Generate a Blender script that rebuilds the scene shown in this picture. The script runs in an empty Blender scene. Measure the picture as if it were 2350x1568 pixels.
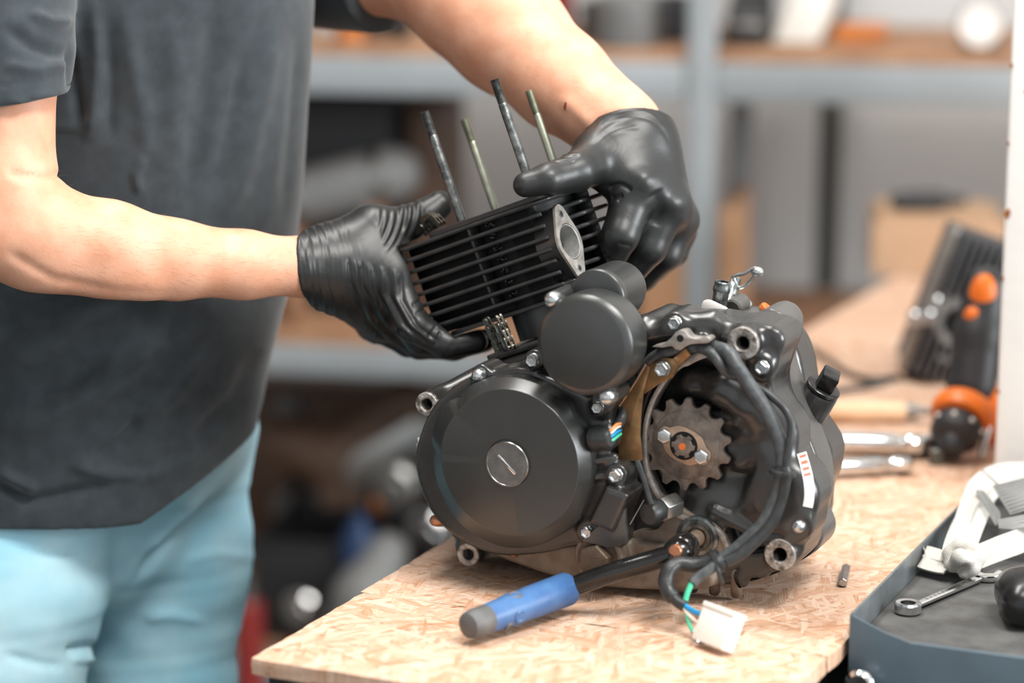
import bpy, bmesh, math, random
import numpy as np
from mathutils import Vector, Matrix, noise as mnoise

random.seed(7)
scene = bpy.context.scene
COL = scene.collection

# ------------------------------------------------------------------ camera
FPX = 5550.0                      # focal length in pixels of the 2350 px wide frame (85 mm)
PITCH = math.radians(11.5)
CAM = Vector((0.0, 0.0, 1.54))
FWD = Vector((0, math.cos(PITCH), -math.sin(PITCH)))
UPV = Vector((0, math.sin(PITCH), math.cos(PITCH)))
cam_data = bpy.data.cameras.new('camera')
cam_data.sensor_width = 36.0
cam_data.lens = FPX / 2350 * 36.0
cam_data.clip_start = 0.05
cam_data.dof.use_dof = True
cam_data.dof.focus_distance = 2.115
cam_data.dof.aperture_fstop = 2.0
cam = bpy.data.objects.new('camera', cam_data)
cam.location = CAM
cam.rotation_euler = (math.pi / 2 - PITCH, 0, 0)
COL.objects.link(cam)
scene.camera = cam

# ------------------------------------------------------------------ light, exposure
scene.view_settings.view_transform = 'Standard'
scene.view_settings.look = 'None'
scene.view_settings.gamma = 1.0
scene.view_settings.use_curve_mapping = False
scene.view_settings.exposure = 0.2
scene.cycles.adaptive_threshold = 0.02
scene.cycles.max_bounces = 6
scene.cycles.diffuse_bounces = 3
scene.cycles.glossy_bounces = 3
scene.cycles.transmission_bounces = 2
scene.cycles.caustics_reflective = False
scene.cycles.caustics_refractive = False
world = bpy.data.worlds.new('daylight')
scene.world = world
world.use_nodes = True
world.node_tree.nodes['Background'].inputs[0].default_value = (0.93, 0.97, 1.0, 1)
world.node_tree.nodes['Background'].inputs[1].default_value = 0.82

def area_light(name, loc, target, sx, sy, power, color=(1, 1, 1)):
    d = bpy.data.lights.new(name, 'AREA')
    d.shape = 'RECTANGLE'; d.size = sx; d.size_y = sy; d.energy = power; d.color = color
    o = bpy.data.objects.new(name, d)
    o.location = loc
    o.rotation_euler = (Vector(target) - Vector(loc)).to_track_quat('-Z', 'Y').to_euler()
    COL.objects.link(o)
    return o
area_light('ceiling_panel_light', (0.9, 1.1, 3.1), (0.1, 2.15, 1.0), 1.2, 0.6, 60, (1, 0.97, 0.93))
area_light('ceiling_strip_light', (-0.2, 2.35, 3.15), (-0.1, 2.3, 0.9), 1.6, 0.35, 42, (1, 0.98, 0.95))
area_light('rear_ceiling_light', (0.6, 3.6, 3.1), (0.6, 4.3, 1.0), 2.6, 0.5, 8, (1, 0.98, 0.96))
area_light('added_side_light', (4.05, 0.7, 1.9), (0.2, 2.1, 1.0), 2.0, 1.5, 185, (0.93, 0.97, 1.0))  # side light added to brighten the right flank of the engine

# ------------------------------------------------------------------ helpers: places
def ray(u, v):
    return FWD + Vector((1, 0, 0)) * ((u - 1175.0) / FPX) + UPV * ((784.0 - v) / FPX)
def at_depth(u, v, Y):
    r = ray(u, v); return CAM + r * (Y / r.y)
def at_height(u, v, z):
    r = ray(u, v); return CAM + r * ((z - CAM.z) / r.z)
TABLE_Z = 0.9
YAW = math.radians(24)
EX = Vector((math.cos(YAW), -math.sin(YAW), 0))
EY = Vector((math.sin(YAW), math.cos(YAW), 0))
EZ = Vector((0, 0, 1))
ENGINE_O = at_height(1370, 1350, TABLE_Z)
ENGINE_M = Matrix.Translation(ENGINE_O) @ Matrix.Rotation(-YAW, 4, 'Z')
ENGINE_INV = ENGINE_M.inverted()
MM = 0.000385                     # metres per photo pixel at the engine
def E(u, v, yl):                  # a point of the engine's own frame on its plane y = yl
    r = ray(u, v)
    t = (yl - (CAM - ENGINE_O).dot(EY)) / r.dot(EY)
    p = CAM + r * t - ENGINE_O
    return (p.dot(EX), yl, p.z)
def EXZ(u, v, yl):
    p = E(u, v, yl); return (p[0], p[2])

# ------------------------------------------------------------------ helpers: materials
def lin(c):
    return tuple(((x / 255.0) / 12.92 if x / 255.0 <= 0.04045 else ((x / 255.0 + 0.055) / 1.055) ** 2.4) for x in c) + (1.0,)
MATS = {}
def mat(name, rgb, rough=0.5, metal=0.0, var=0.12, vscale=30.0, bump=0.0, bscale=400.0, rgb2=None, rvar=0.0, spec=0.5, **kw):
    m = bpy.data.materials.new(name); m.use_nodes = True
    nt = m.node_tree; n = nt.nodes; L = nt.links
    b = n['Principled BSDF']
    b.inputs['Roughness'].default_value = rough
    b.inputs['Metallic'].default_value = metal
    b.inputs['Specular IOR Level'].default_value = spec
    tc = n.new('ShaderNodeTexCoord')
    nz = n.new('ShaderNodeTexNoise'); nz.inputs['Scale'].default_value = vscale; nz.inputs['Detail'].default_value = 5
    L.new(tc.outputs['Object'], nz.inputs['Vector'])
    rp = n.new('ShaderNodeValToRGB')
    rp.color_ramp.elements[0].position = 0.35; rp.color_ramp.elements[1].position = 0.68
    c = lin(rgb); c2 = lin(rgb2) if rgb2 else tuple(min(1, x * (1 + var)) for x in c[:3]) + (1,)
    c1 = c if rgb2 else tuple(x * (1 - var) for x in c[:3]) + (1,)
    rp.color_ramp.elements[0].color = c1; rp.color_ramp.elements[1].color = c2
    L.new(nz.outputs['Fac'], rp.inputs['Fac']); L.new(rp.outputs['Color'], b.inputs['Base Color'])
    if rvar:
        mr = n.new('ShaderNodeMapRange'); mr.inputs['To Min'].default_value = max(0.02, rough - rvar); mr.inputs['To Max'].default_value = min(1, rough + rvar)
        L.new(nz.outputs['Fac'], mr.inputs['Value']); L.new(mr.outputs['Result'], b.inputs['Roughness'])
    if bump:
        bz = n.new('ShaderNodeTexNoise'); bz.inputs['Scale'].default_value = bscale; bz.inputs['Detail'].default_value = 3
        L.new(tc.outputs['Object'], bz.inputs['Vector'])
        bp = n.new('ShaderNodeBump'); bp.inputs['Strength'].default_value = bump; bp.inputs['Distance'].default_value = 0.001
        L.new(bz.outputs['Fac'], bp.inputs['Height']); L.new(bp.outputs['Normal'], b.inputs['Normal'])
    for k, v in kw.items():
        b.inputs[k.replace('_', ' ')].default_value = v
    MATS[name] = m
    return m

mat('cast_black', (44, 43, 42), 0.27, 0.0, 0.25, 25, 0.08, 1100, rvar=0.06, spec=0.7)
mat('cast_brown', (58, 52, 47), 0.5, 0.0, 0.4, 60, 0.35, 700, rgb2=(44, 40, 37), rvar=0.1)
mat('cast_grey', (80, 78, 76), 0.3, 0.1, 0.2, 25, 0.10, 1100, rvar=0.06)
mat('cover_black', (46, 47, 46), 0.29, 0.0, 0.08, 45, 0.12, 1900, rvar=0.015, spec=0.8)
mat('gloss_black', (18, 18, 18), 0.26, 0.0, 0.2, 40, 0.06, 700)
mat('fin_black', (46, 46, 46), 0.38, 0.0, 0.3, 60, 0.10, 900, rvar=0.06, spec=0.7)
mat('fin_shade', (12, 12, 12), 0.5, 0.0, 0.3, 60, 0.10, 900, spec=0.3)  # same black paint, darkened to put shade into the gaps between fins
mat('drain_brown', (104, 88, 74), 0.5, 0.45, 0.3, 120, 0.4, 600, rgb2=(78, 66, 56))
mat('bare_alloy', (150, 144, 138), 0.42, 0.75, 0.3, 120, 0.35, 900, rgb2=(186, 180, 174), rvar=0.12)
mat('worn_alloy', (96, 90, 84), 0.5, 0.6, 0.5, 180, 0.6, 500, rgb2=(196, 190, 184), rvar=0.15)
mat('sump_alloy', (112, 100, 88), 0.55, 0.45, 0.3, 70, 0.35, 700, rgb2=(140, 128, 116), rvar=0.1)
mat('zinc', (196, 200, 200), 0.27, 0.95, 0.1, 90, 0.05, 600)
mat('chrome', (214, 214, 214), 0.14, 1.0, 0.05, 60)
mat('brushed_steel', (168, 168, 166), 0.3, 0.95, 0.15, 200, 0.1, 900)
mat('inlet_alloy', (176, 176, 172), 0.5, 0.35, 0.15, 200, 0.1, 900)
mat('cap_steel', (150, 148, 145), 0.24, 0.95, 0.22, 60, 0.05, 900)
mat('stud_steel', (78, 82, 82), 0.34, 0.85, 0.3, 160, 0.2, 500, rgb2=(132, 136, 134), rvar=0.1)
mat('stud_zinc', (160, 164, 148), 0.32, 0.9, 0.15, 120, 0.1, 500)
mat('chain_steel', (118, 114, 106), 0.36, 0.9, 0.2, 300)
mat('bronze', (158, 124, 84), 0.33, 0.6, 0.25, 60, 0.1, 500, rgb2=(112, 86, 60), rvar=0.1)
mat('sprocket_steel', (126, 115, 106), 0.42, 0.45, 0.3, 120, 0.25, 700, rgb2=(92, 83, 76))
mat('plate_steel', (176, 150, 128), 0.42, 0.7, 0.2, 120, 0.15, 700)
mat('rust_orange', (214, 110, 50), 0.6, 0.1, 0.2, 200)
mat('rubber_black', (44, 46, 47), 0.42, 0.0, 0.25, 120, 0.2, 500, rvar=0.1)
mat('sleeve_grey', (70, 73, 75), 0.4, 0.0, 0.3, 150, 0.35, 350, rvar=0.1)
mat('gloss_lever', (26, 25, 25), 0.12, 0.0, 0.2, 60, 0.08, 300)
mat('copper_head', (186, 130, 100), 0.34, 0.8, 0.15, 160)
mat('blue_rubber', (68, 106, 152), 0.42, 0.0, 0.25, 40, 0.2, 300, rgb2=(50, 86, 134))
mat('grey_rubber', (88, 88, 88), 0.55, 0.0, 0.2, 60, 0.2, 300)
mat('white_plastic', (236, 232, 224), 0.42, 0.0, 0.03, 40, Subsurface_Weight=0.15)
mat('label_white', (232, 226, 220), 0.45, 0.0, 0.03, 80)
mat('label_red', (214, 92, 70), 0.5, 0.0, 0.05, 80)
mat('wire_blue', (28, 136, 190), 0.35)
mat('wire_green', (70, 190, 150), 0.35)
mat('wire_orange', (222, 140, 84), 0.4)
mat('wire_white', (226, 214, 200), 0.4)
mat('dark_hole', (6, 6, 6), 0.8)
mat('jeans', (146, 198, 216), 0.85, 0, 0.2, 9, 0.25, 1500, rgb2=(188, 220, 228), spec=0.15)
mat('sole', (226, 222, 214), 0.7)
mat('shoe', (58, 58, 60), 0.7)
mat('hair', (104, 74, 54), 0.6, 0, 0.3, 80, 0.4, 300)
mat('shirt', (55, 61, 65), 0.92, 0, 0.14, 60, 0.22, 1700, spec=0.12, Sheen_Weight=0.25)
mat('white_paint', (251, 251, 248), 0.5, 0, 0.015, 12, 0.25, 90)
mat('paint_chip', (150, 92, 48), 0.7, 0, 0.3, 60)
mat('wall_white', (206, 203, 200), 0.9, 0, 0.05, 3, 0.1, 60)
mat('wall_dado', (150, 136, 126), 0.9, 0, 0.08, 3, 0.1, 60)
mat('concrete', (96, 92, 88), 0.85, 0, 0.2, 3, 0.3, 60)
mat('ceiling_white', (225, 225, 222), 0.9, 0, 0.03, 3)
mat('rack_grey', (150, 155, 158), 0.5, 0.1, 0.06, 8)
mat('rack_dark', (60, 64, 60), 0.5, 0.1, 0.1, 8)
mat('plank_wood', (176, 136, 104), 0.75, 0, 0.2, 14, 0.2, 90, rgb2=(146, 104, 76))
mat('card', (196, 152, 116), 0.85, 0, 0.08, 8)
mat('card_pale', (180, 146, 116), 0.85, 0, 0.08, 8)
mat('frame_black', (30, 30, 31), 0.45, 0.2, 0.2, 20)
mat('cart_blue', (84, 100, 110), 0.4, 0.1, 0.1, 12, 0.05, 300, rgb2=(70, 84, 94))
mat('cart_rim', (104, 110, 112), 0.42, 0.3, 0.2, 30, 0.1, 300)
mat('grit_mat', (70, 69, 68), 0.9, 0, 0.3, 30, 0.9, 900, rgb2=(96, 95, 93))
mat('webbing', (192, 188, 180), 0.75, 0, 0.05, 60, 0.8, 1300)
mat('orange_plastic', (236, 118, 30), 0.42, 0, 0.08, 20)
mat('black_plastic', (38, 38, 40), 0.5, 0, 0.15, 40, 0.2, 300)
mat('fin_grey', (74, 74, 76), 0.5, 0, 0.2, 40)
mat('buckle_grey', (150, 150, 148), 0.45, 0.35, 0.08, 40)
mat('red_paint', (132, 40, 36), 0.45, 0, 0.1, 20)
mat('brown_vinyl', (98, 76, 62), 0.55, 0, 0.15, 12)
mat('grey_plastic', (112, 112, 111), 0.5, 0, 0.1, 12)
mat('blue_plastic', (18, 48, 86), 0.45, 0, 0.1, 20)
mat('amber_plastic', (196, 116, 52), 0.4, 0, 0.1, 20)
mat('pale_wood', (222, 186, 150), 0.6, 0, 0.1, 30)

def glove_material():
    m = mat('glove_nitrile', (32, 33, 33), 0.40, 0, 0.1, 40, spec=0.5)
    nt = m.node_tree; n = nt.nodes; L = nt.links
    tc = n['Texture Coordinate']
    a = n.new('ShaderNodeTexNoise'); a.inputs['Scale'].default_value = 1500
    w = n.new('ShaderNodeTexNoise'); w.inputs['Scale'].default_value = 55; w.inputs['Detail'].default_value = 4; w.inputs['Distortion'].default_value = 1.2
    L.new(tc.outputs['Object'], a.inputs['Vector']); L.new(tc.outputs['Object'], w.inputs['Vector'])
    mx = n.new('ShaderNodeMath'); mx.operation = 'MULTIPLY_ADD'; mx.inputs[1].default_value = 0.08
    L.new(a.outputs['Fac'], mx.inputs[0]); L.new(w.outputs['Fac'], mx.inputs[2])
    bp = n.new('ShaderNodeBump'); bp.inputs['Strength'].default_value = 0.16; bp.inputs['Distance'].default_value = 0.002
    L.new(mx.outputs[0], bp.inputs['Height']); L.new(bp.outputs['Normal'], n['Principled BSDF'].inputs['Normal'])
glove_material()

def skin_material():
    m = mat('skin', (206, 148, 118), 0.5, 0, 0.1, 35, 0.2, 420, rgb2=(220, 168, 140), spec=0.4, Subsurface_Weight=0.12)
    m.node_tree.nodes['Principled BSDF'].inputs['Subsurface Radius'].default_value = (0.012, 0.005, 0.003)
skin_material()

def osb_material():
    m = bpy.data.materials.new('strand_board'); m.use_nodes = True
    nt = m.node_tree; n = nt.nodes; L = nt.links
    b = n['Principled BSDF']; b.inputs['Roughness'].default_value = 0.68; b.inputs['Specular IOR Level'].default_value = 0.3
    tc = n.new('ShaderNodeTexCoord')
    warp = n.new('ShaderNodeTexNoise'); warp.inputs['Scale'].default_value = 9; warp.inputs['Detail'].default_value = 2
    L.new(tc.outputs['Object'], warp.inputs['Vector'])
    sc_ = n.new('ShaderNodeVectorMath'); sc_.operation = 'SCALE'; sc_.inputs['Scale'].default_value = 0.02
    L.new(warp.outputs['Color'], sc_.inputs[0])
    add = n.new('ShaderNodeVectorMath'); add.operation = 'ADD'
    L.new(tc.outputs['Object'], add.inputs[0]); L.new(sc_.outputs[0], add.inputs[1])
    cols = []; hts = []
    for k, (ang, sl, sw) in enumerate([(0.25, 26, 150), (1.25, 30, 190), (-0.65, 22, 130), (2.0, 34, 210)]):
        mp = n.new('ShaderNodeMapping'); mp.inputs['Rotation'].default_value = (0, 0, ang); mp.inputs['Location'].default_value = (k * 3.1, k * 1.7, 0)
        mp2 = n.new('ShaderNodeMapping'); mp2.inputs['Scale'].default_value = (sl, sw, 1)
        L.new(add.outputs[0], mp.inputs['Vector']); L.new(mp.outputs[0], mp2.inputs['Vector'])
        vo = n.new('ShaderNodeTexVoronoi'); vo.voronoi_dimensions = '2D'; vo.inputs['Scale'].default_value = 1.0
        L.new(mp2.outputs[0], vo.inputs['Vector'])
        bw = n.new('ShaderNodeSeparateColor'); L.new(vo.outputs['Color'], bw.inputs['Color'])
        mp3 = n.new('ShaderNodeMapping'); mp3.inputs['Scale'].default_value = (30, 700, 1)
        L.new(mp.outputs[0], mp3.inputs['Vector'])
        fib = n.new('ShaderNodeTexNoise'); fib.inputs['Scale'].default_value = 1.0; fib.inputs['Detail'].default_value = 4
        L.new(mp3.outputs[0], fib.inputs['Vector'])
        mm = n.new('ShaderNodeMath'); mm.operation = 'MULTIPLY_ADD'; mm.inputs[1].default_value = 0.85
        half = n.new('ShaderNodeMath'); half.operation = 'MULTIPLY'; half.inputs[1].default_value = 0.6
        L.new(bw.outputs[0], half.inputs[0]); L.new(fib.outputs['Fac'], mm.inputs[0]); L.new(half.outputs[0], mm.inputs[2])
        cols.append(mm.outputs[0]); hts.append(bw.outputs[1])
    def mix(sel, a, c):
        x = n.new('ShaderNodeMix'); x.data_type = 'FLOAT'
        L.new(sel, x.inputs[0]); L.new(a, x.inputs[2]); L.new(c, x.inputs[3]); return x.outputs[0]
    cur, h = cols[0], hts[0]
    for k in (1, 2, 3):
        gt = n.new('ShaderNodeMath'); gt.operation = 'GREATER_THAN'
        L.new(hts[k], gt.inputs[0]); L.new(h, gt.inputs[1])
        cur = mix(gt.outputs[0], cur, cols[k]); h = mix(gt.outputs[0], h, hts[k])
    rp = n.new('ShaderNodeValToRGB')
    e = rp.color_ramp.elements
    e[0].position = 0.24; e[0].color = lin((160, 108, 72))
    e[1].position = 1.0; e[1].color = lin((220, 190, 168))
    for p_, c_ in ((0.36, (182, 134, 100)), (0.5, (196, 154, 126)), (0.7, (205, 168, 142)), (0.86, (213, 179, 155))):
        q = e.new(p_); q.color = lin(c_)
    L.new(cur, rp.inputs['Fac'])
    dn = n.new('ShaderNodeTexNoise'); dn.inputs['Scale'].default_value = 170; dn.inputs['Detail'].default_value = 3
    mpd = n.new('ShaderNodeMapping'); mpd.inputs['Scale'].default_value = (0.35, 1.6, 1); mpd.inputs['Rotation'].default_value = (0, 0, 0.7)
    L.new(add.outputs[0], mpd.inputs['Vector']); L.new(mpd.outputs[0], dn.inputs['Vector'])
    dr = n.new('ShaderNodeValToRGB'); dr.color_ramp.elements[0].position = 0.62; dr.color_ramp.elements[1].position = 0.71
    L.new(dn.outputs['Fac'], dr.inputs['Fac'])
    dm = n.new('ShaderNodeMix'); dm.data_type = 'RGBA'; dm.inputs[7].default_value = lin((140, 92, 60))
    sc2 = n.new('ShaderNodeMath'); sc2.operation = 'MULTIPLY'; sc2.inputs[1].default_value = 0.82
    L.new(dr.outputs['Color'], sc2.inputs[0]); L.new(sc2.outputs[0], dm.inputs[0]); L.new(rp.outputs['Color'], dm.inputs[6])
    L.new(dm.outputs[2], b.inputs['Base Color'])
    bp = n.new('ShaderNodeBump'); bp.inputs['Strength'].default_value = 0.5; bp.inputs['Distance'].default_value = 0.0012
    L.new(cur, bp.inputs['Height']); L.new(bp.outputs['Normal'], b.inputs['Normal'])
    MATS['strand_board'] = m
osb_material()

# ------------------------------------------------------------------ helpers: objects
def link(name, me, material, parent=None):
    me.materials.append(MATS[material] if isinstance(material, str) else material)
    o = bpy.data.objects.new(name, me); COL.objects.link(o)
    if parent is not None: o.parent = parent
    return o
def tag(o, label=None, cat=None, group=None, kind=None):
    if label: o['label'] = label
    if cat: o['category'] = cat
    if group: o['group'] = group
    if kind: o['kind'] = kind
    return o
def empty(name, loc, label=None, cat=None, group=None, rz=0.0):
    o = bpy.data.objects.new(name, None); COL.objects.link(o)
    o.empty_display_size = 0.05
    o.location = loc; o.rotation_euler = (0, 0, rz)
    tag(o, label, cat, group); return o

def catmull(pts, n=8, closed=False):
    P = [Vector(p) for p in pts]; out = []
    m = len(P)
    for i in range(m if closed else m - 1):
        if closed: p0, p1, p2, p3 = P[(i - 1) % m], P[i], P[(i + 1) % m], P[(i + 2) % m]
        else: p0, p1, p2, p3 = P[max(i - 1, 0)], P[i], P[i + 1], P[min(i + 2, m - 1)]
        for k in range(n):
            t = k / n
            out.append(0.5 * ((2 * p1) + (p2 - p0) * t + (2 * p0 - 5 * p1 + 4 * p2 - p3) * t * t + (3 * p1 - p0 - 3 * p2 + p3) * t ** 3))
    if not closed: out.append(P[-1].copy())
    return out

class MB:
    """collects shapes for ONE mesh object"""
    def __init__(s): s.v = []; s.f = []
    def add(s, vs, fs):
        b = len(s.v); s.v += [tuple(p) for p in vs]; s.f += [tuple(b + i for i in f) for f in fs]; return s
    def box(s, lo, hi, M=None):
        c = [Vector((x, y, z)) for x in (lo[0], hi[0]) for y in (lo[1], hi[1]) for z in (lo[2], hi[2])]
        if M is not None: c = [M @ p for p in c]
        return s.add(c, [(0, 1, 3, 2), (4, 6, 7, 5), (0, 4, 5, 1), (2, 3, 7, 6), (0, 2, 6, 4), (1, 5, 7, 3)])
    def rings(s, rs, cap0=True, cap1=True, closed=False):
        n = len(rs[0]); vs = [p for r in rs for p in r]; fs = []
        m = len(rs)
        for i in range(m if closed else m - 1):
            a = i * n; b = ((i + 1) % m) * n
            for k in range(n):
                fs.append((a + k, a + (k + 1) % n, b + (k + 1) % n, b + k))
        if not closed:
            if cap0: fs.append(tuple(range(n - 1, -1, -1)))
            if cap1: fs.append(tuple((m - 1) * n + k for k in range(n)))
        return s.add(vs, fs)
    def lathe(s, o, d, prof, seg=40, cap0=True, cap1=True, closed=False, ang0=0.0, poly=None):
        """prof: (radius, distance along d) from o"""
        o = Vector(o); d = Vector(d).normalized()
        a = d.orthogonal().normalized() if abs(d.z) > 0.9 else d.cross(Vector((0, 0, 1))).normalized()
        b = d.cross(a)
        return s.rings([[o + d * h + (a * math.cos(ang0 + 2 * math.pi * k / seg) + b * math.sin(ang0 + 2 * math.pi * k / seg)) * r for k in range(seg)] for r, h in prof], cap0, cap1, closed)
    def cyl(s, p0, p1, r0, r1=None, seg=24, bev=0.0):
        p0, p1 = Vector(p0), Vector(p1); L_ = (p1 - p0).length; r1 = r0 if r1 is None else r1
        pr = [(r0, 0), (r1, L_)] if not bev else [(r0 - bev, 0), (r0, bev), (r1, L_ - bev), (r1 - bev, L_)]
        return s.lathe(p0, p1 - p0, pr, seg)
    def tube(s, path, r, seg=10, caps=True, flat=1.0, nrm=None):
        P = [Vector(p) for p in path]; rs = []
        rad = r if callable(r) else (lambda t: r)
        t0 = (P[1] - P[0]).normalized()
        a = Vector(nrm).normalized() if nrm is not None else t0.orthogonal().normalized()
        for i, p in enumerate(P):
            t = (P[min(i + 1, len(P) - 1)] - P[max(i - 1, 0)]).normalized()
            a = (a - t * a.dot(t)).normalized(); b = t.cross(a)
            R_ = rad(i / (len(P) - 1))
            rs.append([p + a * (math.cos(2 * math.pi * k / seg) * R_) + b * (math.sin(2 * math.pi * k / seg) * R_ * flat) for k in range(seg)])
        return s.rings(rs, caps, caps)
    def ribbon(s, path, wdirs, w, th):
        P = [Vector(p) for p in path]; rs = []
        for i, p in enumerate(P):
            t = (P[min(i + 1, len(P) - 1)] - P[max(i - 1, 0)]).normalized()
            wd = Vector(wdirs[i]); wd = (wd - t * wd.dot(t)).normalized(); nn = t.cross(wd)
            ww = w(i / (len(P) - 1)) if callable(w) else w
            rs.append([p + wd * ww / 2 + nn * th / 2, p - wd * ww / 2 + nn * th / 2, p - wd * ww / 2 - nn * th / 2, p + wd * ww / 2 - nn * th / 2])
        return s.rings(rs)
    def prism(s, poly, fn, a0, a1):
        """poly: 2-D outline, fn(p, a) -> 3-D point"""
        n = len(poly)
        vs = [fn(p, a0) for p in poly] + [fn(p, a1) for p in poly]
        fs = [(k, (k + 1) % n, n + (k + 1) % n, n + k) for k in range(n)] + [tuple(range(n - 1, -1, -1)), tuple(range(n, 2 * n))]
        return s.add(vs, fs)
    def ball(s, c, r, seg=16, rg=10, sc=(1, 1, 1), M=None):
        c = Vector(c); vs = []; fs = []
        rs = []
        for i in range(1, rg):
            a = math.pi * i / rg
            rr = []
            for k in range(seg):
                t = 2 * math.pi * k / seg
                p = Vector((math.sin(a) * math.cos(t) * sc[0], math.sin(a) * math.sin(t) * sc[1], math.cos(a) * sc[2])) * r
                rr.append(c + (M @ p if M is not None else p))
            rs.append(rr)
        b = len(s.v); s.rings(rs, False, False)
        top = Vector((0, 0, r * sc[2])); 
        if M is not None: top = M @ top
        s.v.append(tuple(c + top)); s.v.append(tuple(c - top)); ti = len(s.v) - 2
        for k in range(seg):
            s.f.append((b + (k + 1) % seg, b + k, ti)); q = b + (rg - 2) * seg
            s.f.append((q + k, q + (k + 1) % seg, ti + 1))
        return s
    def mesh(s, name, xf=None, bevel=0.0, bseg=2, sharp=38, smooth=True, bang=30):
        bm = bmesh.new()
        vs = [bm.verts.new(xf @ Vector(p) if xf is not None else p) for p in s.v]
        for f in s.f:
            if len(set(f)) >= 3:
                try: bm.faces.new([vs[i] for i in f])
                except ValueError: pass
        bmesh.ops.recalc_face_normals(bm, faces=bm.faces)
        if bevel:
            ed = [e for e in bm.edges if len(e.link_faces) == 2 and e.calc_face_angle(0) > math.radians(bang)]
            bmesh.ops.bevel(bm, geom=ed, offset=bevel, segments=bseg, profile=0.5, affect='EDGES', clamp_overlap=True)
        me = bpy.data.meshes.new(name); bm.to_mesh(me); bm.free()
        if smooth:
            me.shade_smooth(); me.set_sharp_from_angle(angle=math.radians(sharp))
        return me
    def build(s, name, material, parent=None, **kw):
        return link(name, s.mesh(name, **kw), material, parent)

def poly_radius(poly, c, th):
    """distance from c to the outline along angle th"""
    dx, dy = math.cos(th), math.sin(th); best = 0
    for i in range(len(poly)):
        x1, y1 = poly[i][0] - c[0], poly[i][1] - c[1]; x2, y2 = poly[(i + 1) % len(poly)][0] - c[0], poly[(i + 1) % len(poly)][1] - c[1]
        ex, ey = x2 - x1, y2 - y1; den = dx * ey - dy * ex
        if abs(den) < 1e-12: continue
        t = (x1 * ey - y1 * ex) / den; u = (x1 * dy - y1 * dx) / den
        if t > best and -1e-9 <= u <= 1 + 1e-9: best = t
    return best
def smooth_poly(pts, n=6):
    return [(p.x, p.y) for p in catmull([(a, b, 0) for a, b in pts], n, True)]
def round_poly(pts, r, n=4):
    out = []; m = len(pts)
    for i in range(m):
        p = Vector(pts[i]); a = Vector(pts[i - 1]) - p; b = Vector(pts[(i + 1) % m]) - p
        ra = min(r, a.length * 0.45); rb = min(r, b.length * 0.45)
        q0 = p + a.normalized() * ra; q1 = p + b.normalized() * rb
        for k in range(n + 1):
            t = k / n; out.append(tuple((q0 * (1 - t) + p * t) * (1 - t) + (p * (1 - t) + q1 * t) * t))
    return out

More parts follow.
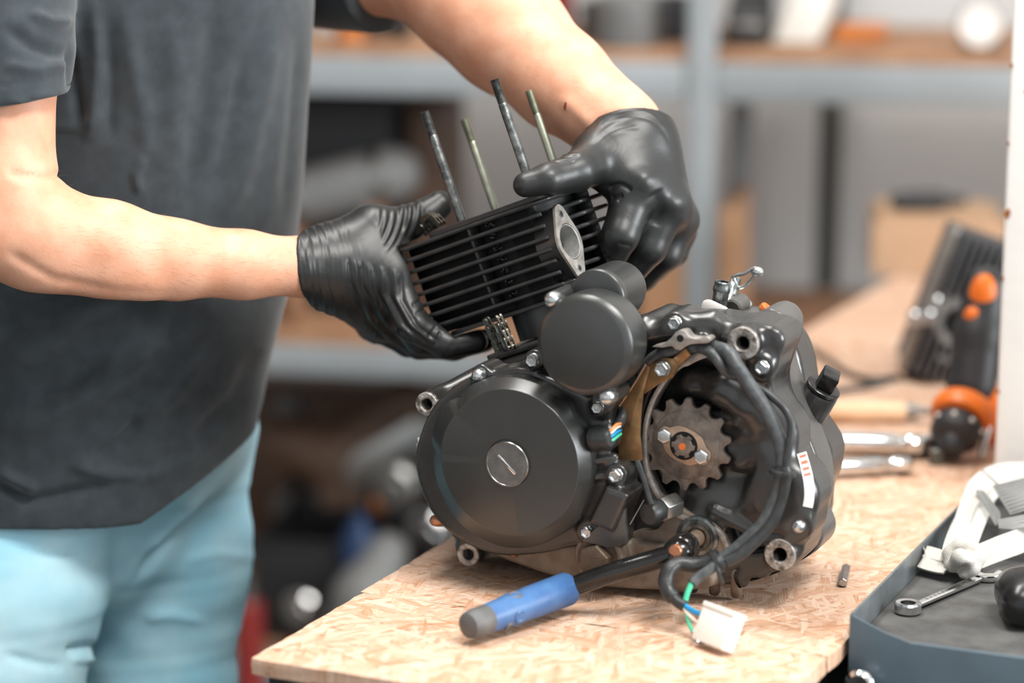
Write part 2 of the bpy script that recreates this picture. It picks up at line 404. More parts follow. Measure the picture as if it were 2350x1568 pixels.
# ------------------------------------------------------------------ helpers: cast and grown shapes (signed distance field -> mesh)
class Field:
    def __init__(s, lo, hi, h):
        s.lo = np.array(lo, float); s.h = h
        n = np.ceil((np.array(hi) - s.lo) / h).astype(int) + 1
        s.ax = [(s.lo[i] + h * np.arange(n[i])).astype(np.float32) for i in range(3)]
        s.v = np.full(tuple(n), 0.5, np.float32)
    def _sl(s, lo, hi, m):
        sl = []
        for i in range(3):
            a = int(np.clip(np.floor((lo[i] - m - s.lo[i]) / s.h), 0, len(s.ax[i]))); b = int(np.clip(np.ceil((hi[i] + m - s.lo[i]) / s.h) + 1, 0, len(s.ax[i])))
            if b <= a: return None
            sl.append(slice(a, b))
        return tuple(sl)
    def put(s, fn, lo, hi, k=0.0, sub=False):
        m = 2.5 * k + 4 * s.h
        sl = s._sl(lo, hi, m)
        if sl is None: return s
        d = fn(s.ax[0][sl[0]][:, None, None], s.ax[1][sl[1]][None, :, None], s.ax[2][sl[2]][None, None, :])
        a = s.v[sl]; d = np.broadcast_to(d, a.shape)
        if sub:
            d = -d
            if k > 0:
                h = np.clip(0.5 - 0.5 * (a - d) / k, 0, 1); s.v[sl] = a + (d - a) * h + k * h * (1 - h)
            else: s.v[sl] = np.maximum(a, d)
        else:
            if k > 0:
                h = np.clip(0.5 + 0.5 * (a - d) / k, 0, 1); s.v[sl] = a + (d - a) * h - k * h * (1 - h)
            else: s.v[sl] = np.minimum(a, d)
        return s
    def cap(s, a, b, r0, r1=None, k=0.0, sub=False):
        r1 = r0 if r1 is None else r1
        a = np.array(a, np.float32); b = np.array(b, np.float32); ba = b - a; L2 = float(ba @ ba) + 1e-12
        def fn(X, Y, Z):
            t = np.clip(((X - a[0]) * ba[0] + (Y - a[1]) * ba[1] + (Z - a[2]) * ba[2]) / L2, 0, 1)
            return np.sqrt((X - a[0] - t * ba[0]) ** 2 + (Y - a[1] - t * ba[1]) ** 2 + (Z - a[2] - t * ba[2]) ** 2) - (r0 + (r1 - r0) * t)
        r = max(r0, r1)
        return s.put(fn, np.minimum(a, b) - r, np.maximum(a, b) + r, k, sub)
    def chain(s, pts, rs, k=0.0):
        for i in range(len(pts) - 1): s.cap(pts[i], pts[i + 1], rs[i], rs[i + 1], k)
        return s
    def ell(s, c, rad, k=0.0, sub=False, M=None):
        c = np.array(c, np.float32); R_ = np.array(M if M is not None else np.eye(3), np.float32)
        def fn(X, Y, Z):
            x, y, z = X - c[0], Y - c[1], Z - c[2]
            q = [(R_[0, i] * x + R_[1, i] * y + R_[2, i] * z) for i in range(3)]
            k0 = np.sqrt(sum((q[i] / rad[i]) ** 2 for i in range(3))); k1 = np.sqrt(sum((q[i] / rad[i] ** 2) ** 2 for i in range(3)))
            return k0 * (k0 - 1) / np.maximum(k1, 1e-6)
        r = max(rad)
        return s.put(fn, c - r, c + r, k, sub)
    def ycyl(s, x, z, r, y0, y1, k=0.0, rnd=0.002, sub=False):
        def fn(X, Y, Z):
            a = np.sqrt((X - x) ** 2 + (Z - z) ** 2) - (r - rnd); b = np.abs(Y - (y0 + y1) / 2) - ((y1 - y0) / 2 - rnd)
            return np.minimum(np.maximum(a, b), 0) + np.sqrt(np.maximum(a, 0) ** 2 + np.maximum(b, 0) ** 2) - rnd
        return s.put(fn, (x - r, y0, z - r), (x + r, y1, z + r), k, sub)
    def poly(s, pts, y0, y1, k=0.0, rnd=0.003, sub=False):
        P = np.array(pts, np.float32)
        lo = (P[:, 0].min(), y0, P[:, 1].min()); hi = (P[:, 0].max(), y1, P[:, 1].max())
        def fn(X, Y, Z):
            x = X[:, 0, 0][:, None]; z = Z[0, 0, :][None, :]
            d = np.full((x.shape[0], z.shape[1]), 1e9, np.float32); sg = np.ones_like(d)
            for i in range(len(P)):
                a = P[i]; b = P[i - 1]; e = b - a; wx = x - a[0]; wz = z - a[1]
                t = np.clip((wx * e[0] + wz * e[1]) / (e @ e + 1e-12), 0, 1)
                d = np.minimum(d, (wx - e[0] * t) ** 2 + (wz - e[1] * t) ** 2)
                c1 = z >= a[1]; c2 = z < b[1]; c3 = e[0] * wz > e[1] * wx
                fl = (c1 & c2 & c3) | (~c1 & ~c2 & ~c3)
                sg = np.where(fl, -sg, sg)
            d2 = (sg * np.sqrt(d))[:, None, :] + rnd
            b = np.abs(Y - (y0 + y1) / 2) - ((y1 - y0) / 2 - rnd)
            return np.minimum(np.maximum(d2, b), 0) + np.sqrt(np.maximum(d2, 0) ** 2 + np.maximum(b, 0) ** 2) - rnd
        return s.put(fn, lo, hi, k, sub)
    def rbox(s, c, half, M=None, k=0.0, rnd=0.003, sub=False):
        c = np.array(c, np.float32); R_ = np.array(M if M is not None else np.eye(3), np.float32)
        def fn(X, Y, Z):
            x, y, z = X - c[0], Y - c[1], Z - c[2]
            q = [np.abs(R_[0, i] * x + R_[1, i] * y + R_[2, i] * z) - (half[i] - rnd) for i in range(3)]
            return np.sqrt(sum(np.maximum(w, 0) ** 2 for w in q)) + np.minimum(np.maximum(np.maximum(q[0], q[1]), q[2]), 0) - rnd
        r = float(np.linalg.norm(half))
        return s.put(fn, c - r, c + r, k, sub)
    def mesh(s, smooth=0):
        v = s.v; S = v < 0
        n = v.shape
        cnt = np.zeros((n[0] - 1, n[1] - 1, n[2] - 1), np.uint8)
        offs = [(i, j, k) for i in (0, 1) for j in (0, 1) for k in (0, 1)]
        for i, j, k in offs: cnt += S[i:n[0] - 1 + i, j:n[1] - 1 + j, k:n[2] - 1 + k]
        act = (cnt > 0) & (cnt < 8)
        ijk = np.argwhere(act); idx = np.full(cnt.shape, -1, np.int32); idx[act] = np.arange(len(ijk))
        cv = {o: v[ijk[:, 0] + o[0], ijk[:, 1] + o[1], ijk[:, 2] + o[2]] for o in offs}
        acc = np.zeros((len(ijk), 3)); num = np.zeros(len(ijk))
        for a in offs:
            for ax in range(3):
                if a[ax]: continue
                b = list(a); b[ax] = 1; b = tuple(b)
                va, vb = cv[a], cv[b]; x = (va < 0) != (vb < 0)
                t = np.where(x, va / np.where(x, va - vb, 1), 0)
                p = np.tile(np.array(a, float), (len(ijk), 1)); p[:, ax] += t
                acc += p * x[:, None]; num += x
        V = s.lo + s.h * (ijk + acc / num[:, None])
        quads = []
        for ax in range(3):
            u, w = (ax + 1) % 3, (ax + 2) % 3
            sl0 = [slice(None)] * 3; sl1 = [slice(None)] * 3
            sl0[ax] = slice(0, -1); sl1[ax] = slice(1, None)
            x = S[tuple(sl0)] != S[tuple(sl1)]
            e = np.argwhere(x)
            ok = (e[:, u] > 0) & (e[:, w] > 0) & (e[:, u] < n[u] - 1) & (e[:, w] < n[w] - 1); e = e[ok]
            ins = S[e[:, 0], e[:, 1], e[:, 2]]
            def cell(du, dw):
                q = e.copy(); q[:, u] += du; q[:, w] += dw; return idx[q[:, 0], q[:, 1], q[:, 2]]
            q = np.stack([cell(-1, -1), cell(0, -1), cell(0, 0), cell(-1, 0)], 1)
            q[~ins] = q[~ins][:, ::-1]
            quads.append(q)
        Q = np.concatenate(quads)
        for _ in range(smooth):
            A = np.zeros_like(V); c = np.zeros(len(V))
            for i in range(4):
                a, b = Q[:, i], Q[:, (i + 1) % 4]
                np.add.at(A, a, V[b]); np.add.at(c, a, 1); np.add.at(A, b, V[a]); np.add.at(c, b, 1)
            V = V * 0.4 + 0.6 * A / c[:, None]
        return V, Q
def vnormals(V, Q):
    fn = np.cross(V[Q[:, 2]] - V[Q[:, 0]], V[Q[:, 3]] - V[Q[:, 1]]); N = np.zeros_like(V)
    for i in range(4): np.add.at(N, Q[:, i], fn)
    return N / np.maximum(np.linalg.norm(N, axis=1), 1e-12)[:, None]
def np_mesh(name, V, Q, material, parent=None, xf=None, sharp=None):
    if xf is not None:
        M = np.array(xf); V = V @ M[:3, :3].T + M[:3, 3]
    me = bpy.data.meshes.new(name)
    me.vertices.add(len(V)); me.vertices.foreach_set('co', np.asarray(V, np.float32).ravel())
    me.loops.add(4 * len(Q)); me.loops.foreach_set('vertex_index', np.asarray(Q, np.int32).ravel())
    me.polygons.add(len(Q)); me.polygons.foreach_set('loop_start', np.arange(0, 4 * len(Q), 4, dtype=np.int32))
    me.update(calc_edges=True); me.validate()
    me.shade_smooth()
    if sharp: me.set_sharp_from_angle(angle=math.radians(sharp))
    return link(name, me, material, parent)
def fbm(V, sc, off=0.0, stretch=(1, 1, 1)):
    """smooth numpy noise in about -1..1: a sum of random sine waves"""
    rs = np.random.RandomState(int(off * 17) + 5); out = np.zeros(len(V)); P = V * np.array(stretch)
    for i in range(7):
        d = rs.normal(size=3); d /= np.linalg.norm(d)
        out += np.sin(P @ d * sc * (0.7 + 0.25 * i) + rs.rand() * 6.28 + 1.3 * np.sin(P @ rs.normal(size=3) * sc * 0.4))
    return out / 4.0

# ================================================================== THE SETTING
RYAW = math.radians(11.5)
RACK_O = at_depth(1610, 185, 3.95); RACK_O.z = 0.0
RX = Vector((math.cos(RYAW), -math.sin(RYAW), 0)); RY = Vector((math.sin(RYAW), math.cos(RYAW), 0))
def K(u, v, yl):                  # a point of the rack's frame on its plane y = yl
    r = ray(u, v); t = (yl - (CAM - RACK_O).dot(RY)) / r.dot(RY); p = CAM + r * t - RACK_O
    return (p.dot(RX), yl, p.z)
RACK_M = Matrix.Translation(RACK_O) @ Matrix.Rotation(-RYAW, 4, 'Z')

def room():
    b = MB().box((-4.2, -1.6, -0.1), (4.2, 7.0, 0.0)); tag(b.build('floor', 'concrete'), kind='structure')
    b = MB().box((-4.2, -1.6, 3.3), (4.2, 7.0, 3.4)); tag(b.build('ceiling', 'ceiling_white'), kind='structure')
    w = MB().box((-4.4, 0.95, 0.0), (4.4, 1.05, 3.3), RACK_M); tag(w.build('wall_back', 'wall_white'), kind='structure')
    w = MB().box((-4.3, -1.6, 0.0), (-4.2, 7.0, 3.3)); tag(w.build('wall_left', 'wall_white'), kind='structure')
    w = MB(); w.box((4.2, 1.75, 0.0), (4.3, 7.0, 3.3)); w.box((4.2, -1.6, 0.0), (4.3, -0.35, 3.3)); w.box((4.2, -0.35, 0.0), (4.3, 1.75, 1.1)); w.box((4.2, -0.35, 2.7), (4.3, 1.75, 3.3)); tag(w.build('wall_right', 'wall_white'), kind='structure')
    wn = empty('added_window_1', (4.25, 0.7, 1.1)); tag(wn, 'large unseen window added in the right wall for side light', kind='structure')  # unseen window, added to go with the side light
    for lo, hi in (((-0.03, -1.05, 0), (0.03, -0.99, 1.6)), ((-0.03, 0.99, 0), (0.03, 1.05, 1.6)), ((-0.03, -0.99, 0), (0.03, 0.99, 0.06)), ((-0.03, -0.99, 1.54), (0.03, 0.99, 1.6)), ((-0.02, -0.02, 0.06), (0.02, 0.02, 1.54))):
        MB().box(lo, hi).build('added_window_frame', 'white_paint', wn, bevel=0.004)
    w = MB().box((-4.35, 0.925, 0.0), (4.35, 0.95, 0.12), RACK_M); tag(w.build('baseboard_back', 'wall_dado'), kind='structure')
room()

# ================================================================== WORKBENCH
BENCH_C = at_height(575, 1512, TABLE_Z)
def bench():
    right = at_height(1942, 1501, TABLE_Z); far = at_height(1990, 628, TABLE_Z)
    W = (right - BENCH_C).dot(EX) - 0.012; Ln = (far - BENCH_C).dot(EY)
    seam = (at_height(833, 1360, TABLE_Z) - BENCH_C).dot(EY)
    root = empty('workbench', (BENCH_C.x, BENCH_C.y, 0), 'narrow workbench with a pale strand board top carrying the engine', 'workbench', rz=-YAW)
    rng = random.Random(3)
    def board(x0, y0, x1, y1, top, th):
        pts = []
        cs = [(x0, y0), (x1, y0), (x1, y1), (x0, y1)]
        for i in range(4):
            a, c = Vector(cs[i]), Vector(cs[(i + 1) % 4]); n = max(2, int((c - a).length / 0.012)); t_ = (c - a).normalized(); nn = Vector((t_.y, -t_.x))
            for k in range(n):
                pts.append(tuple(a + (c - a) * k / n + nn * (rng.uniform(-0.0009, 0.0006) if k else -0.002)))
        m = MB()
        zs = [top - th, top - th * 0.75, top - th * 0.45, top - th * 0.2, top]
        m.rings([[(p[0] + (rng.uniform(-.0006, .0006) if 0 < j < 4 else 0), p[1] + (rng.uniform(-.0008, .0006) if 0 < j < 4 else 0), z - (0.0006 * rng.random() if j == 4 else 0)) for p in pts] for j, z in enumerate(zs)])
        return m.build('board', 'strand_board', root, sharp=25)
    board(0, 0, W, seam - 0.0008, TABLE_Z, 0.0135)
    board(-0.003, seam + 0.0008, W + 0.002, seam + 0.96, TABLE_Z - 0.0004, 0.0135)
    board(0.001, seam + 0.9615, W, Ln, TABLE_Z - 0.0002, 0.0135)
    z1 = TABLE_Z - 0.0139
    fr = [((0.012, 0.006, z1 - 0.05), (W - 0.012, 0.046, z1)), ((0.012, Ln - 0.046, z1 - 0.05), (W - 0.012, Ln - 0.006, z1)),
          ((0.012, 0.047, z1 - 0.05), (0.052, Ln - 0.047, z1)), ((W - 0.052, 0.047, z1 - 0.05), (W - 0.012, Ln - 0.047, z1))]
    for lo, hi in fr: MB().box(lo, hi).build('frame_rail', 'frame_black', root, bevel=0.002)
    for x in (0.014, W - 0.05):
        for y in (0.01, Ln - 0.046): MB().box((x, y, 0.0), (x + 0.036, y + 0.036, z1 - 0.0505)).build('leg', 'frame_black', root, bevel=0.002)
    for y in (0.02, Ln - 0.036): MB().box((0.0505, y, 0.2), (W - 0.0505, y + 0.02, 0.24)).build('stretcher', 'frame_black', root, bevel=0.002)
    return W, Ln
BENCH_W, BENCH_L = bench()

# white painted post at the right of the bench
def post():
    p = at_height(2266, 1146, TABLE_Z)
    root = empty('support_post', (p.x, p.y, 0), 'white painted post with chipped edges at the right edge of the frame', 'post', rz=0)
    M = Matrix.Rotation(-YAW, 4, 'Z')
    # a square tube whose near left corner is the root
    b = MB().box((0.004, 0.004, 0.0), (0.164, 0.164, 3.3), M); b.build('shaft', 'white_paint', root, bevel=0.004, sharp=60)
    MB().box((-0.01, -0.01, 0.0), (0.178, 0.178, 0.012), M).build('base_plate', 'white_paint', root, bevel=0.002)
    rng = random.Random(5)
    for v, dx, s in ((492, 0.0035, 0.0042), (150, 0.0012, 0.002), (330, 0.0012, 0.0018), (640, 0.0012, 0.0022), (900, 0.0014, 0.0018), (210, 0.016, 0.0016)):
        z = at_depth(2270, v, p.y).z
        pts = [(dx + s * (0.6 + 0.5 * rng.random()) * math.cos(a) * 0.8, z + s * 1.4 * (0.6 + 0.5 * rng.random()) * math.sin(a)) for a in [k * 0.7 for k in range(9)]]
        MB().prism(pts, lambda q, y: M @ Vector((q[0] + 0.004, y, q[1])), 0.0034, 0.0055).build('paint_chip', 'paint_chip', root)
post()

# ================================================================== STORAGE RACK
def rack():
    root = empty('storage_rack', RACK_O, 'grey steel shelving rack with wooden decks along the back wall', 'rack', rz=-RYAW)
    D = 0.62
    t1 = K(1610, 143, 0)[2]; b1 = K(1610, 232, 0)[2]; t2 = K(900, 800, 0)[2]; b2 = K(900, 868, 0)[2]
    levels = [(t1, b1), (t2, b2), (0.14, 0.075)]
    for x in (-1.9, 0.0, 1.9):
        MB().box((x - 0.023, -0.012, 0), (x + 0.023, 0.03, 2.3)).build('upright', 'rack_grey', root, bevel=0.003)
        MB().box((x - 0.023, D - 0.03, 0), (x + 0.023, D + 0.012, 2.3)).build('upright', 'rack_grey', root, bevel=0.003)
        for zt, zb in levels:
            MB().box((x - 0.012, 0.031, zb + 0.01), (x + 0.012, D - 0.031, zt - 0.006)).build('side_rail', 'rack_grey', root)
    for zt, zb in levels:
        for x0, x1 in ((-1.876, -0.024), (0.024, 1.876)):
            MB().box((x0, -0.008, zb), (x1, 0.028, zt)).build('beam', 'rack_grey', root, bevel=0.004)
            MB().box((x0, D - 0.028, zb), (x1, D + 0.008, zt)).build('beam', 'rack_grey', root, bevel=0.004)
            for k in range(4):
                y0 = 0.0 + k * D / 4 + 0.002
                MB().box((x0, y0, zt + 0.0005), (x1, y0 + D / 4 - 0.004, zt + 0.019)).build('deck_plank', 'plank_wood', root, bevel=0.002)
    xd = K(1902, 400, D + 0.16)[0]
    s = MB().box((xd - 0.02, D + 0.15, 0.0), (xd + 0.02, D + 0.19, 2.3), RACK_M)
    tag(s.build('conduit', 'rack_dark', bevel=0.004), 'dark vertical steel post standing behind the rack against the pale wall', 'post')
    return t1 + 0.0195, t2 + 0.0195, 0.1595
SHELF1, SHELF2, SHELF0 = rack()

def krow(name, label, cat, m, material, group=None, **kw):
    """a one-mesh thing built in the rack's frame"""
    return tag(m.build(name, material, xf=RACK_M, **kw), label, cat, group)
def kbox(u0, u1, vt, y0, depth, z0):
    a = K(u0, 500, y0)[0]; c = K(u1, 500, y0)[0]; zt = K((u0 + u1) / 2, vt, y0)[2]
    return (a, y0, z0), (c, y0 + depth, zt)
def open_crate(name, label, u0, u1, vt, y0, depth, z0, material, cat='crate'):
    lo, hi = kbox(u0, u1, vt, y0, depth, z0)
    r = empty(name, RACK_M @ Vector(((lo[0] + hi[0]) / 2, (lo[1] + hi[1]) / 2, z0)), label, cat, rz=-RYAW)
    hx, hy, h = (hi[0] - lo[0]) / 2, (hi[1] - lo[1]) / 2, hi[2] - z0; t = 0.006
    MB().box((-hx, -hy, 0), (hx, hy, t)).build('bottom', material, r)
    for s in (-1, 1):
        MB().box((min(s * hx, s * (hx - t)), -hy, t), (max(s * hx, s * (hx - t)), hy, h)).build('side', material, r, bevel=0.002)
        MB().box((-hx + t, min(s * hy, s * (hy - t)), t), (hx - t, max(s * hy, s * (hy - t)), h)).build('side', material, r, bevel=0.002)
        MB().box((-hx - 0.004, s * hy - 0.004, h - 0.012), (hx + 0.004, s * hy + 0.004, h)).build('rim', material, r, bevel=0.002)
    return r
def carton(name, label, u0, u1, vt, y0, depth, z0, material, rz=0.0):
    lo, hi = kbox(u0, u1, vt, y0, depth, z0)
    r = empty(name, RACK_M @ Vector(((lo[0] + hi[0]) / 2, (lo[1] + hi[1]) / 2, z0)), label, 'box', rz=-RYAW + rz)
    hx, hy, h = (hi[0] - lo[0]) / 2, (hi[1] - lo[1]) / 2, hi[2] - z0
    MB().box((-hx, -hy, 0), (hx, hy, h - 0.002)).build('body', material, r, bevel=0.002)
    for s in (-1, 1):
        MB().box((-hx, min(s * 0.001, s * hy), h - 0.0019), (hx, max(s * 0.001, s * hy), h)).build('flap', material, r)
    MB().box((-hx - 0.0005, -0.025, h - 0.04), (hx + 0.0005, 0.025, h + 0.0006)).build('tape', 'card_pale', r)
    return r

def shelf_goods():
    # ---- top shelf
    open_crate('parts_crate', 'long black crate on the top shelf left of the grey upright', 1330, 1572, 6, 0.14, 0.3, SHELF1, 'black_plastic')
    m = MB(); c = K(1440, 70, 0.06); m.lathe((c[0], 0.06, SHELF1), (0, 0, 1), [(0.055, 0), (0.058, 0.006), (0.058, 0.075), (0.05, 0.085), (0.02, 0.09)], 28)
    krow('paint_tin', 'grey round tin in front of the long black crate', 'tin', m, 'grey_plastic')
    c = K(1268, 20, 0.2); m = MB().lathe((c[0], 0.2, SHELF1), (0, 0, 1), [(0.035, 0), (0.038, 0.01), (0.038, 0.13), (0.015, 0.16), (0.015, 0.19), (0.018, 0.19), (0.018, 0.21)], 24)
    krow('spray_can', 'red can behind the forearm on the top shelf', 'can', m, 'red_paint')
    # dark machine housing with a pale hood, right of the upright
    lo, hi = kbox(1655, 1745, 18, 0.10, 0.2, SHELF1)
    r = empty('lidded_toolbox', RACK_M @ Vector(((lo[0] + hi[0]) / 2, 0.2, SHELF1)), 'black tool box with sloping lid just right of the grey upright', 'tool box', rz=-RYAW)
    hx = (hi[0] - lo[0]) / 2; h = hi[2] - SHELF1
    MB().box((-hx, -0.1, 0), (hx, 0.1, h * 0.6)).build('body', 'black_plastic', r, bevel=0.005)
    MB().prism([(-0.1, h * 0.6), (0.1, h * 0.6), (0.09, h * 1.5), (0.02, h * 1.5), (-0.09, h * 0.9)], lambda p, a: (a, p[0], p[1]), -hx * 0.95, hx * 0.95).build('lid', 'black_plastic', r, bevel=0.005)
    MB().box((-0.03, -0.108, h * 0.45), (0.03, -0.1, h * 0.62)).build('latch', 'brushed_steel', r, bevel=0.002)
    c0 = K(1768, 88, 0.16); c1 = K(1905, 88, 0.16)
    m = MB().prism([(c0[0], SHELF1), (c1[0] - 0.02, SHELF1), (c1[0], SHELF1 + 0.06), (c1[0], SHELF1 + 0.16), (c0[0] - 0.01, SHELF1 + 0.16), (c0[0] + 0.03, SHELF1 + 0.075)], lambda p, a: (p[0], a, p[1]), 0.16, 0.34)
    krow('plastic_hood', 'white angular plastic cover standing beside the black tool box', 'cover', m, 'white_plastic', bevel=0.006)
    lo, hi = kbox(1902, 2015, 62, 0.2, 0.14, SHELF1)
    krow('wood_offcut', 'flat orange brown wood block lying on the top shelf', 'wood block', MB().box(lo, hi), 'amber_plastic', bevel=0.004)
    # bench lamp head
    c = K(2248, 88, 0.08); p = RACK_M @ Vector((c[0], 0.1, SHELF1))
    r = empty('work_lamp', p, 'round silver lamp standing near the white post on the top shelf', 'lamp', rz=-RYAW)
    zc = max(c[2] - SHELF1, 0.03)
    MB().lathe((0, -0.045, zc + 0.012), (0, 1, 0), [(0.034, 0), (0.038, 0.004), (0.036, 0.03), (0.018, 0.06), (0.012, 0.075)], 28).build('shade', 'brushed_steel', r)
    MB().lathe((0, -0.046, zc + 0.012), (0, 1, 0), [(0.033, 0), (0.03, 0.002)], 28).build('lens', 'label_white', r)
    MB().lathe((0, 0.02, 0), (0, 0, 1), [(0.035, 0), (0.035, 0.008), (0.008, 0.012), (0.008, zc + 0.012)], 24).build('stand', 'black_plastic', r)
    # left of the shelf, beside the shirt
    carton('white_carton', 'white box on the top shelf right beside the shirt', 722, 800, -60, 0.2, 0.25, SHELF1, 'wall_white')
    c = K(850, 92, 0.1); m = MB().lathe((c[0] - 0.06, 0.1, SHELF1 + 0.03), (1, 0.1, 0), [(0.008, 0), (0.028, 0.004), (0.03, 0.05), (0.022, 0.06), (0.022, 0.1), (0.029, 0.105), (0.029, 0.125), (0.008, 0.13)], 24)
    krow('starter_motor', 'dark cylindrical motor lying on the top shelf by the forearm', 'motor', m, 'black_plastic')
    c = K(812, 80, 0.07); m = MB().lathe((c[0], 0.05, SHELF1), (0, 0, 1), [(0.02, 0), (0.024, 0.004), (0.024, 0.03), (0.012, 0.034), (0.012, 0.04)], 20)
    krow('brass_bushing', 'small orange brown round part in front of the white box', 'bushing', m, 'amber_plastic')
    # ---- middle shelf
    carton('tan_carton', 'tan cardboard box on the middle shelf behind the starter motor', 1470, 1572, 474, 0.1, 0.3, SHELF2, 'card')
    carton('shipping_carton', 'tan cardboard box on the middle shelf right of the grey upright', 1650, 1682, 478, 0.12, 0.3, SHELF2, 'card')
    open_crate('black_bin', 'tall black bin on the middle shelf beside the shirt', 600, 900, 225, 0.2, 0.3, SHELF2, 'black_plastic', 'bin')
    lo, hi = kbox(930, 1000, 240, 0.24, 0.25, SHELF2)
    krow('dark_case', 'dark brown narrow case beside the tall black bin', 'case', MB().box(lo, hi), 'brown_vinyl', bevel=0.01)
    # grey exhaust silencer lying across the shelf in front of the bin
    a = Vector(K(640, 470, 0.12)); b = Vector(K(960, 385, 0.14)); d = (b - a)
    base = Vector((0, 0, SHELF2))
    r = empty('exhaust_silencer', RACK_M @ Vector((a.x, 0.12, SHELF2)), 'grey exhaust silencer propped up on the middle shelf in front of the black bin', 'silencer', rz=-RYAW)
    dz0 = a.z - SHELF2
    m = MB().lathe((0, 0, dz0), (d.x, 0.02, d.z), [(0.02, -0.05), (0.045, -0.02), (0.05, 0.0), (0.05, d.length * 0.86), (0.03, d.length * 0.98), (0.018, d.length)], 28); m.build('can', 'grey_plastic', r)
    for t in (0.12, 0.7):
        q = d * t; MB().lathe((q.x, 0.02 * t, dz0 + q.z), (d.x, 0.02, d.z), [(0.0505, 0), (0.053, 0.002), (0.053, 0.018), (0.0505, 0.02)], 28).build('strap_band', 'brushed_steel', r)
        MB().box((q.x - 0.012, -0.03, 0.0005), (q.x + 0.012, 0.05, dz0 + q.z - 0.046)).build('cradle', 'plank_wood', r, bevel=0.002)
    # fairing panel, brown, low on the middle shelf
    lo, hi = kbox(690, 930, 560, 0.05, 0.04, SHELF2)
    krow('spare_plank', 'pale wooden plank lying on the middle shelf beneath the silencer', 'plank', MB().box((lo[0], 0.02, SHELF2), (hi[0] + 0.2, 0.06, SHELF2 + 0.03)), 'plank_wood', bevel=0.003)
    # ---- bottom shelf jumble
    lo, hi = kbox(480, 1120, 890, 0.52, 0.06, SHELF0)  # board added behind the jumble so the bay reads darker
    krow('darkening_board', 'dark brown board added at the back of the bottom shelf to darken the bay', 'board', MB().box(lo, hi), 'brown_vinyl', bevel=0.004)
    open_crate('battery_crate', 'black crate low on the bottom shelf beside the jeans', 560, 765, 1240, 0.02, 0.26, SHELF0, 'black_plastic')
    lo, hi = kbox(800, 1010, 1215, 0.08, 0.34, SHELF0)
    krow('metal_locker', 'dark metal locker standing on the bottom shelf under the brown seat', 'locker', MB().box(lo, hi), 'frame_black', bevel=0.012)
    ztop = hi[2]
    # brown seat on the locker
    F = Field((lo[0] - 0.2, 0.0, ztop - 0.02), (hi[0] + 0.1, 0.5, ztop + 0.35), 0.007)
    s0 = Vector(K(645, 1010, 0.22)); s1 = Vector(K(930, 930, 0.22))
    F.chain([(s0.x, 0.22, max(s0.z, ztop + 0.055)), ((s0.x + s1.x) / 2, 0.22, ztop + 0.09), (s1.x, 0.22, max(s1.z, ztop + 0.12))], [0.045, 0.065, 0.05], 0.02)
    F.rbox(((s0.x + s1.x) / 2 + 0.05, 0.22, ztop + 0.034), (0.08, 0.06, 0.028), None, 0.012)
    V, Q = F.mesh(2); V[:, 2] = np.maximum(V[:, 2], ztop + 0.001); o = np_mesh('saddle', V, Q, 'brown_vinyl', xf=RACK_M); tag(o, 'brown vinyl motorcycle seat lying on the dark locker', 'seat')
    # silver side panel leaning in front
    a = Vector(K(795, 1085, 0.03)); b = Vector(K(985, 1010, 0.03))
    pts = [(a.x, a.z - 0.03), (b.x, b.z - 0.03), (b.x + 0.01, b.z + 0.03), (b.x - 0.03, b.z + 0.035), (a.x + 0.02, a.z + 0.04), (a.x - 0.005, a.z + 0.01)]
    r = empty('side_panel', RACK_M @ Vector((a.x, 0.03, SHELF0)), 'pale silver side panel on a stand in front of the brown seat', 'panel', rz=-RYAW)
    MB().prism([(x - a.x, z - SHELF0) for x, z in pts], lambda p, y: (p[0], y, p[1]), 0.0, 0.012).build('panel', 'brushed_steel', r, bevel=0.004)
    for t in (0.25, 0.8):
        x = (b.x - a.x) * t; MB().box((x - 0.008, 0.003, 0), (x + 0.008, 0.011, a.z - SHELF0 + (b.z - a.z) * t - 0.0)).build('leg', 'frame_black', r)
    # headlight
    c = Vector(K(670, 935, 0.35)); r = empty('headlight', RACK_M @ Vector((c.x, 0.35, SHELF0)), 'round motorcycle headlight on a bracket above the black crate', 'headlight', rz=-RYAW)
    h = c.z - SHELF0
    MB().lathe((0, -0.03, h), (0, 1, 0), [(0.03, 0), (0.034, 0.003), (0.034, 0.02), (0.025, 0.05), (0.01, 0.06)], 28).build('shell', 'black_plastic', r)
    MB().lathe((0, -0.034, h), (0, 1, 0), [(0.004, 0), (0.02, 0.001), (0.029, 0.004)], 28).build('lens', 'grey_plastic', r)
    MB().cyl((0, 0.01, 0), (0, 0.01, h - 0.02), 0.012, seg=14).build('bracket', 'frame_black', r)
    # shiny discs and clutch parts in front
    def disc(name, label, u, v, rad, y, material='brushed_steel'):
        c = Vector(K(u, v, y)); r = empty(name, RACK_M @ Vector((c.x, y, SHELF0)), label, 'cover', rz=-RYAW); h = c.z - SHELF0
        MB().lathe((0, -0.02, h), (0.2, 1, 0.1), [(0.004, 0), (rad * 0.35, 0.001), (rad * 0.4, 0.006), (rad * 0.85, 0.007), (rad, 0.013), (rad, 0.03)], 32).build('face', material, r)
        MB().box((-0.02, 0.012, 0), (0.02, 0.03, h)).build('prop', 'frame_black', r)
    disc('engine_cover', 'silver round engine cover propped left of the engine', 905, 1120, 0.042, -0.045)
    disc('clutch_cover', 'bright silver round cover near the bench edge left of the engine', 985, 1225, 0.042, -0.05, 'chrome')
    disc('hub_cap', 'bright round hub cap low beside the jeans and bench corner', 690, 1400, 0.034, -0.05, 'chrome')
    lo, hi = kbox(610, 780, 1132, 0.42, 0.08, SHELF0)
    krow('grey_toolbox', 'grey box behind the black crate on the bottom shelf', 'tool box', MB().box(lo, hi), 'grey_plastic', bevel=0.01)
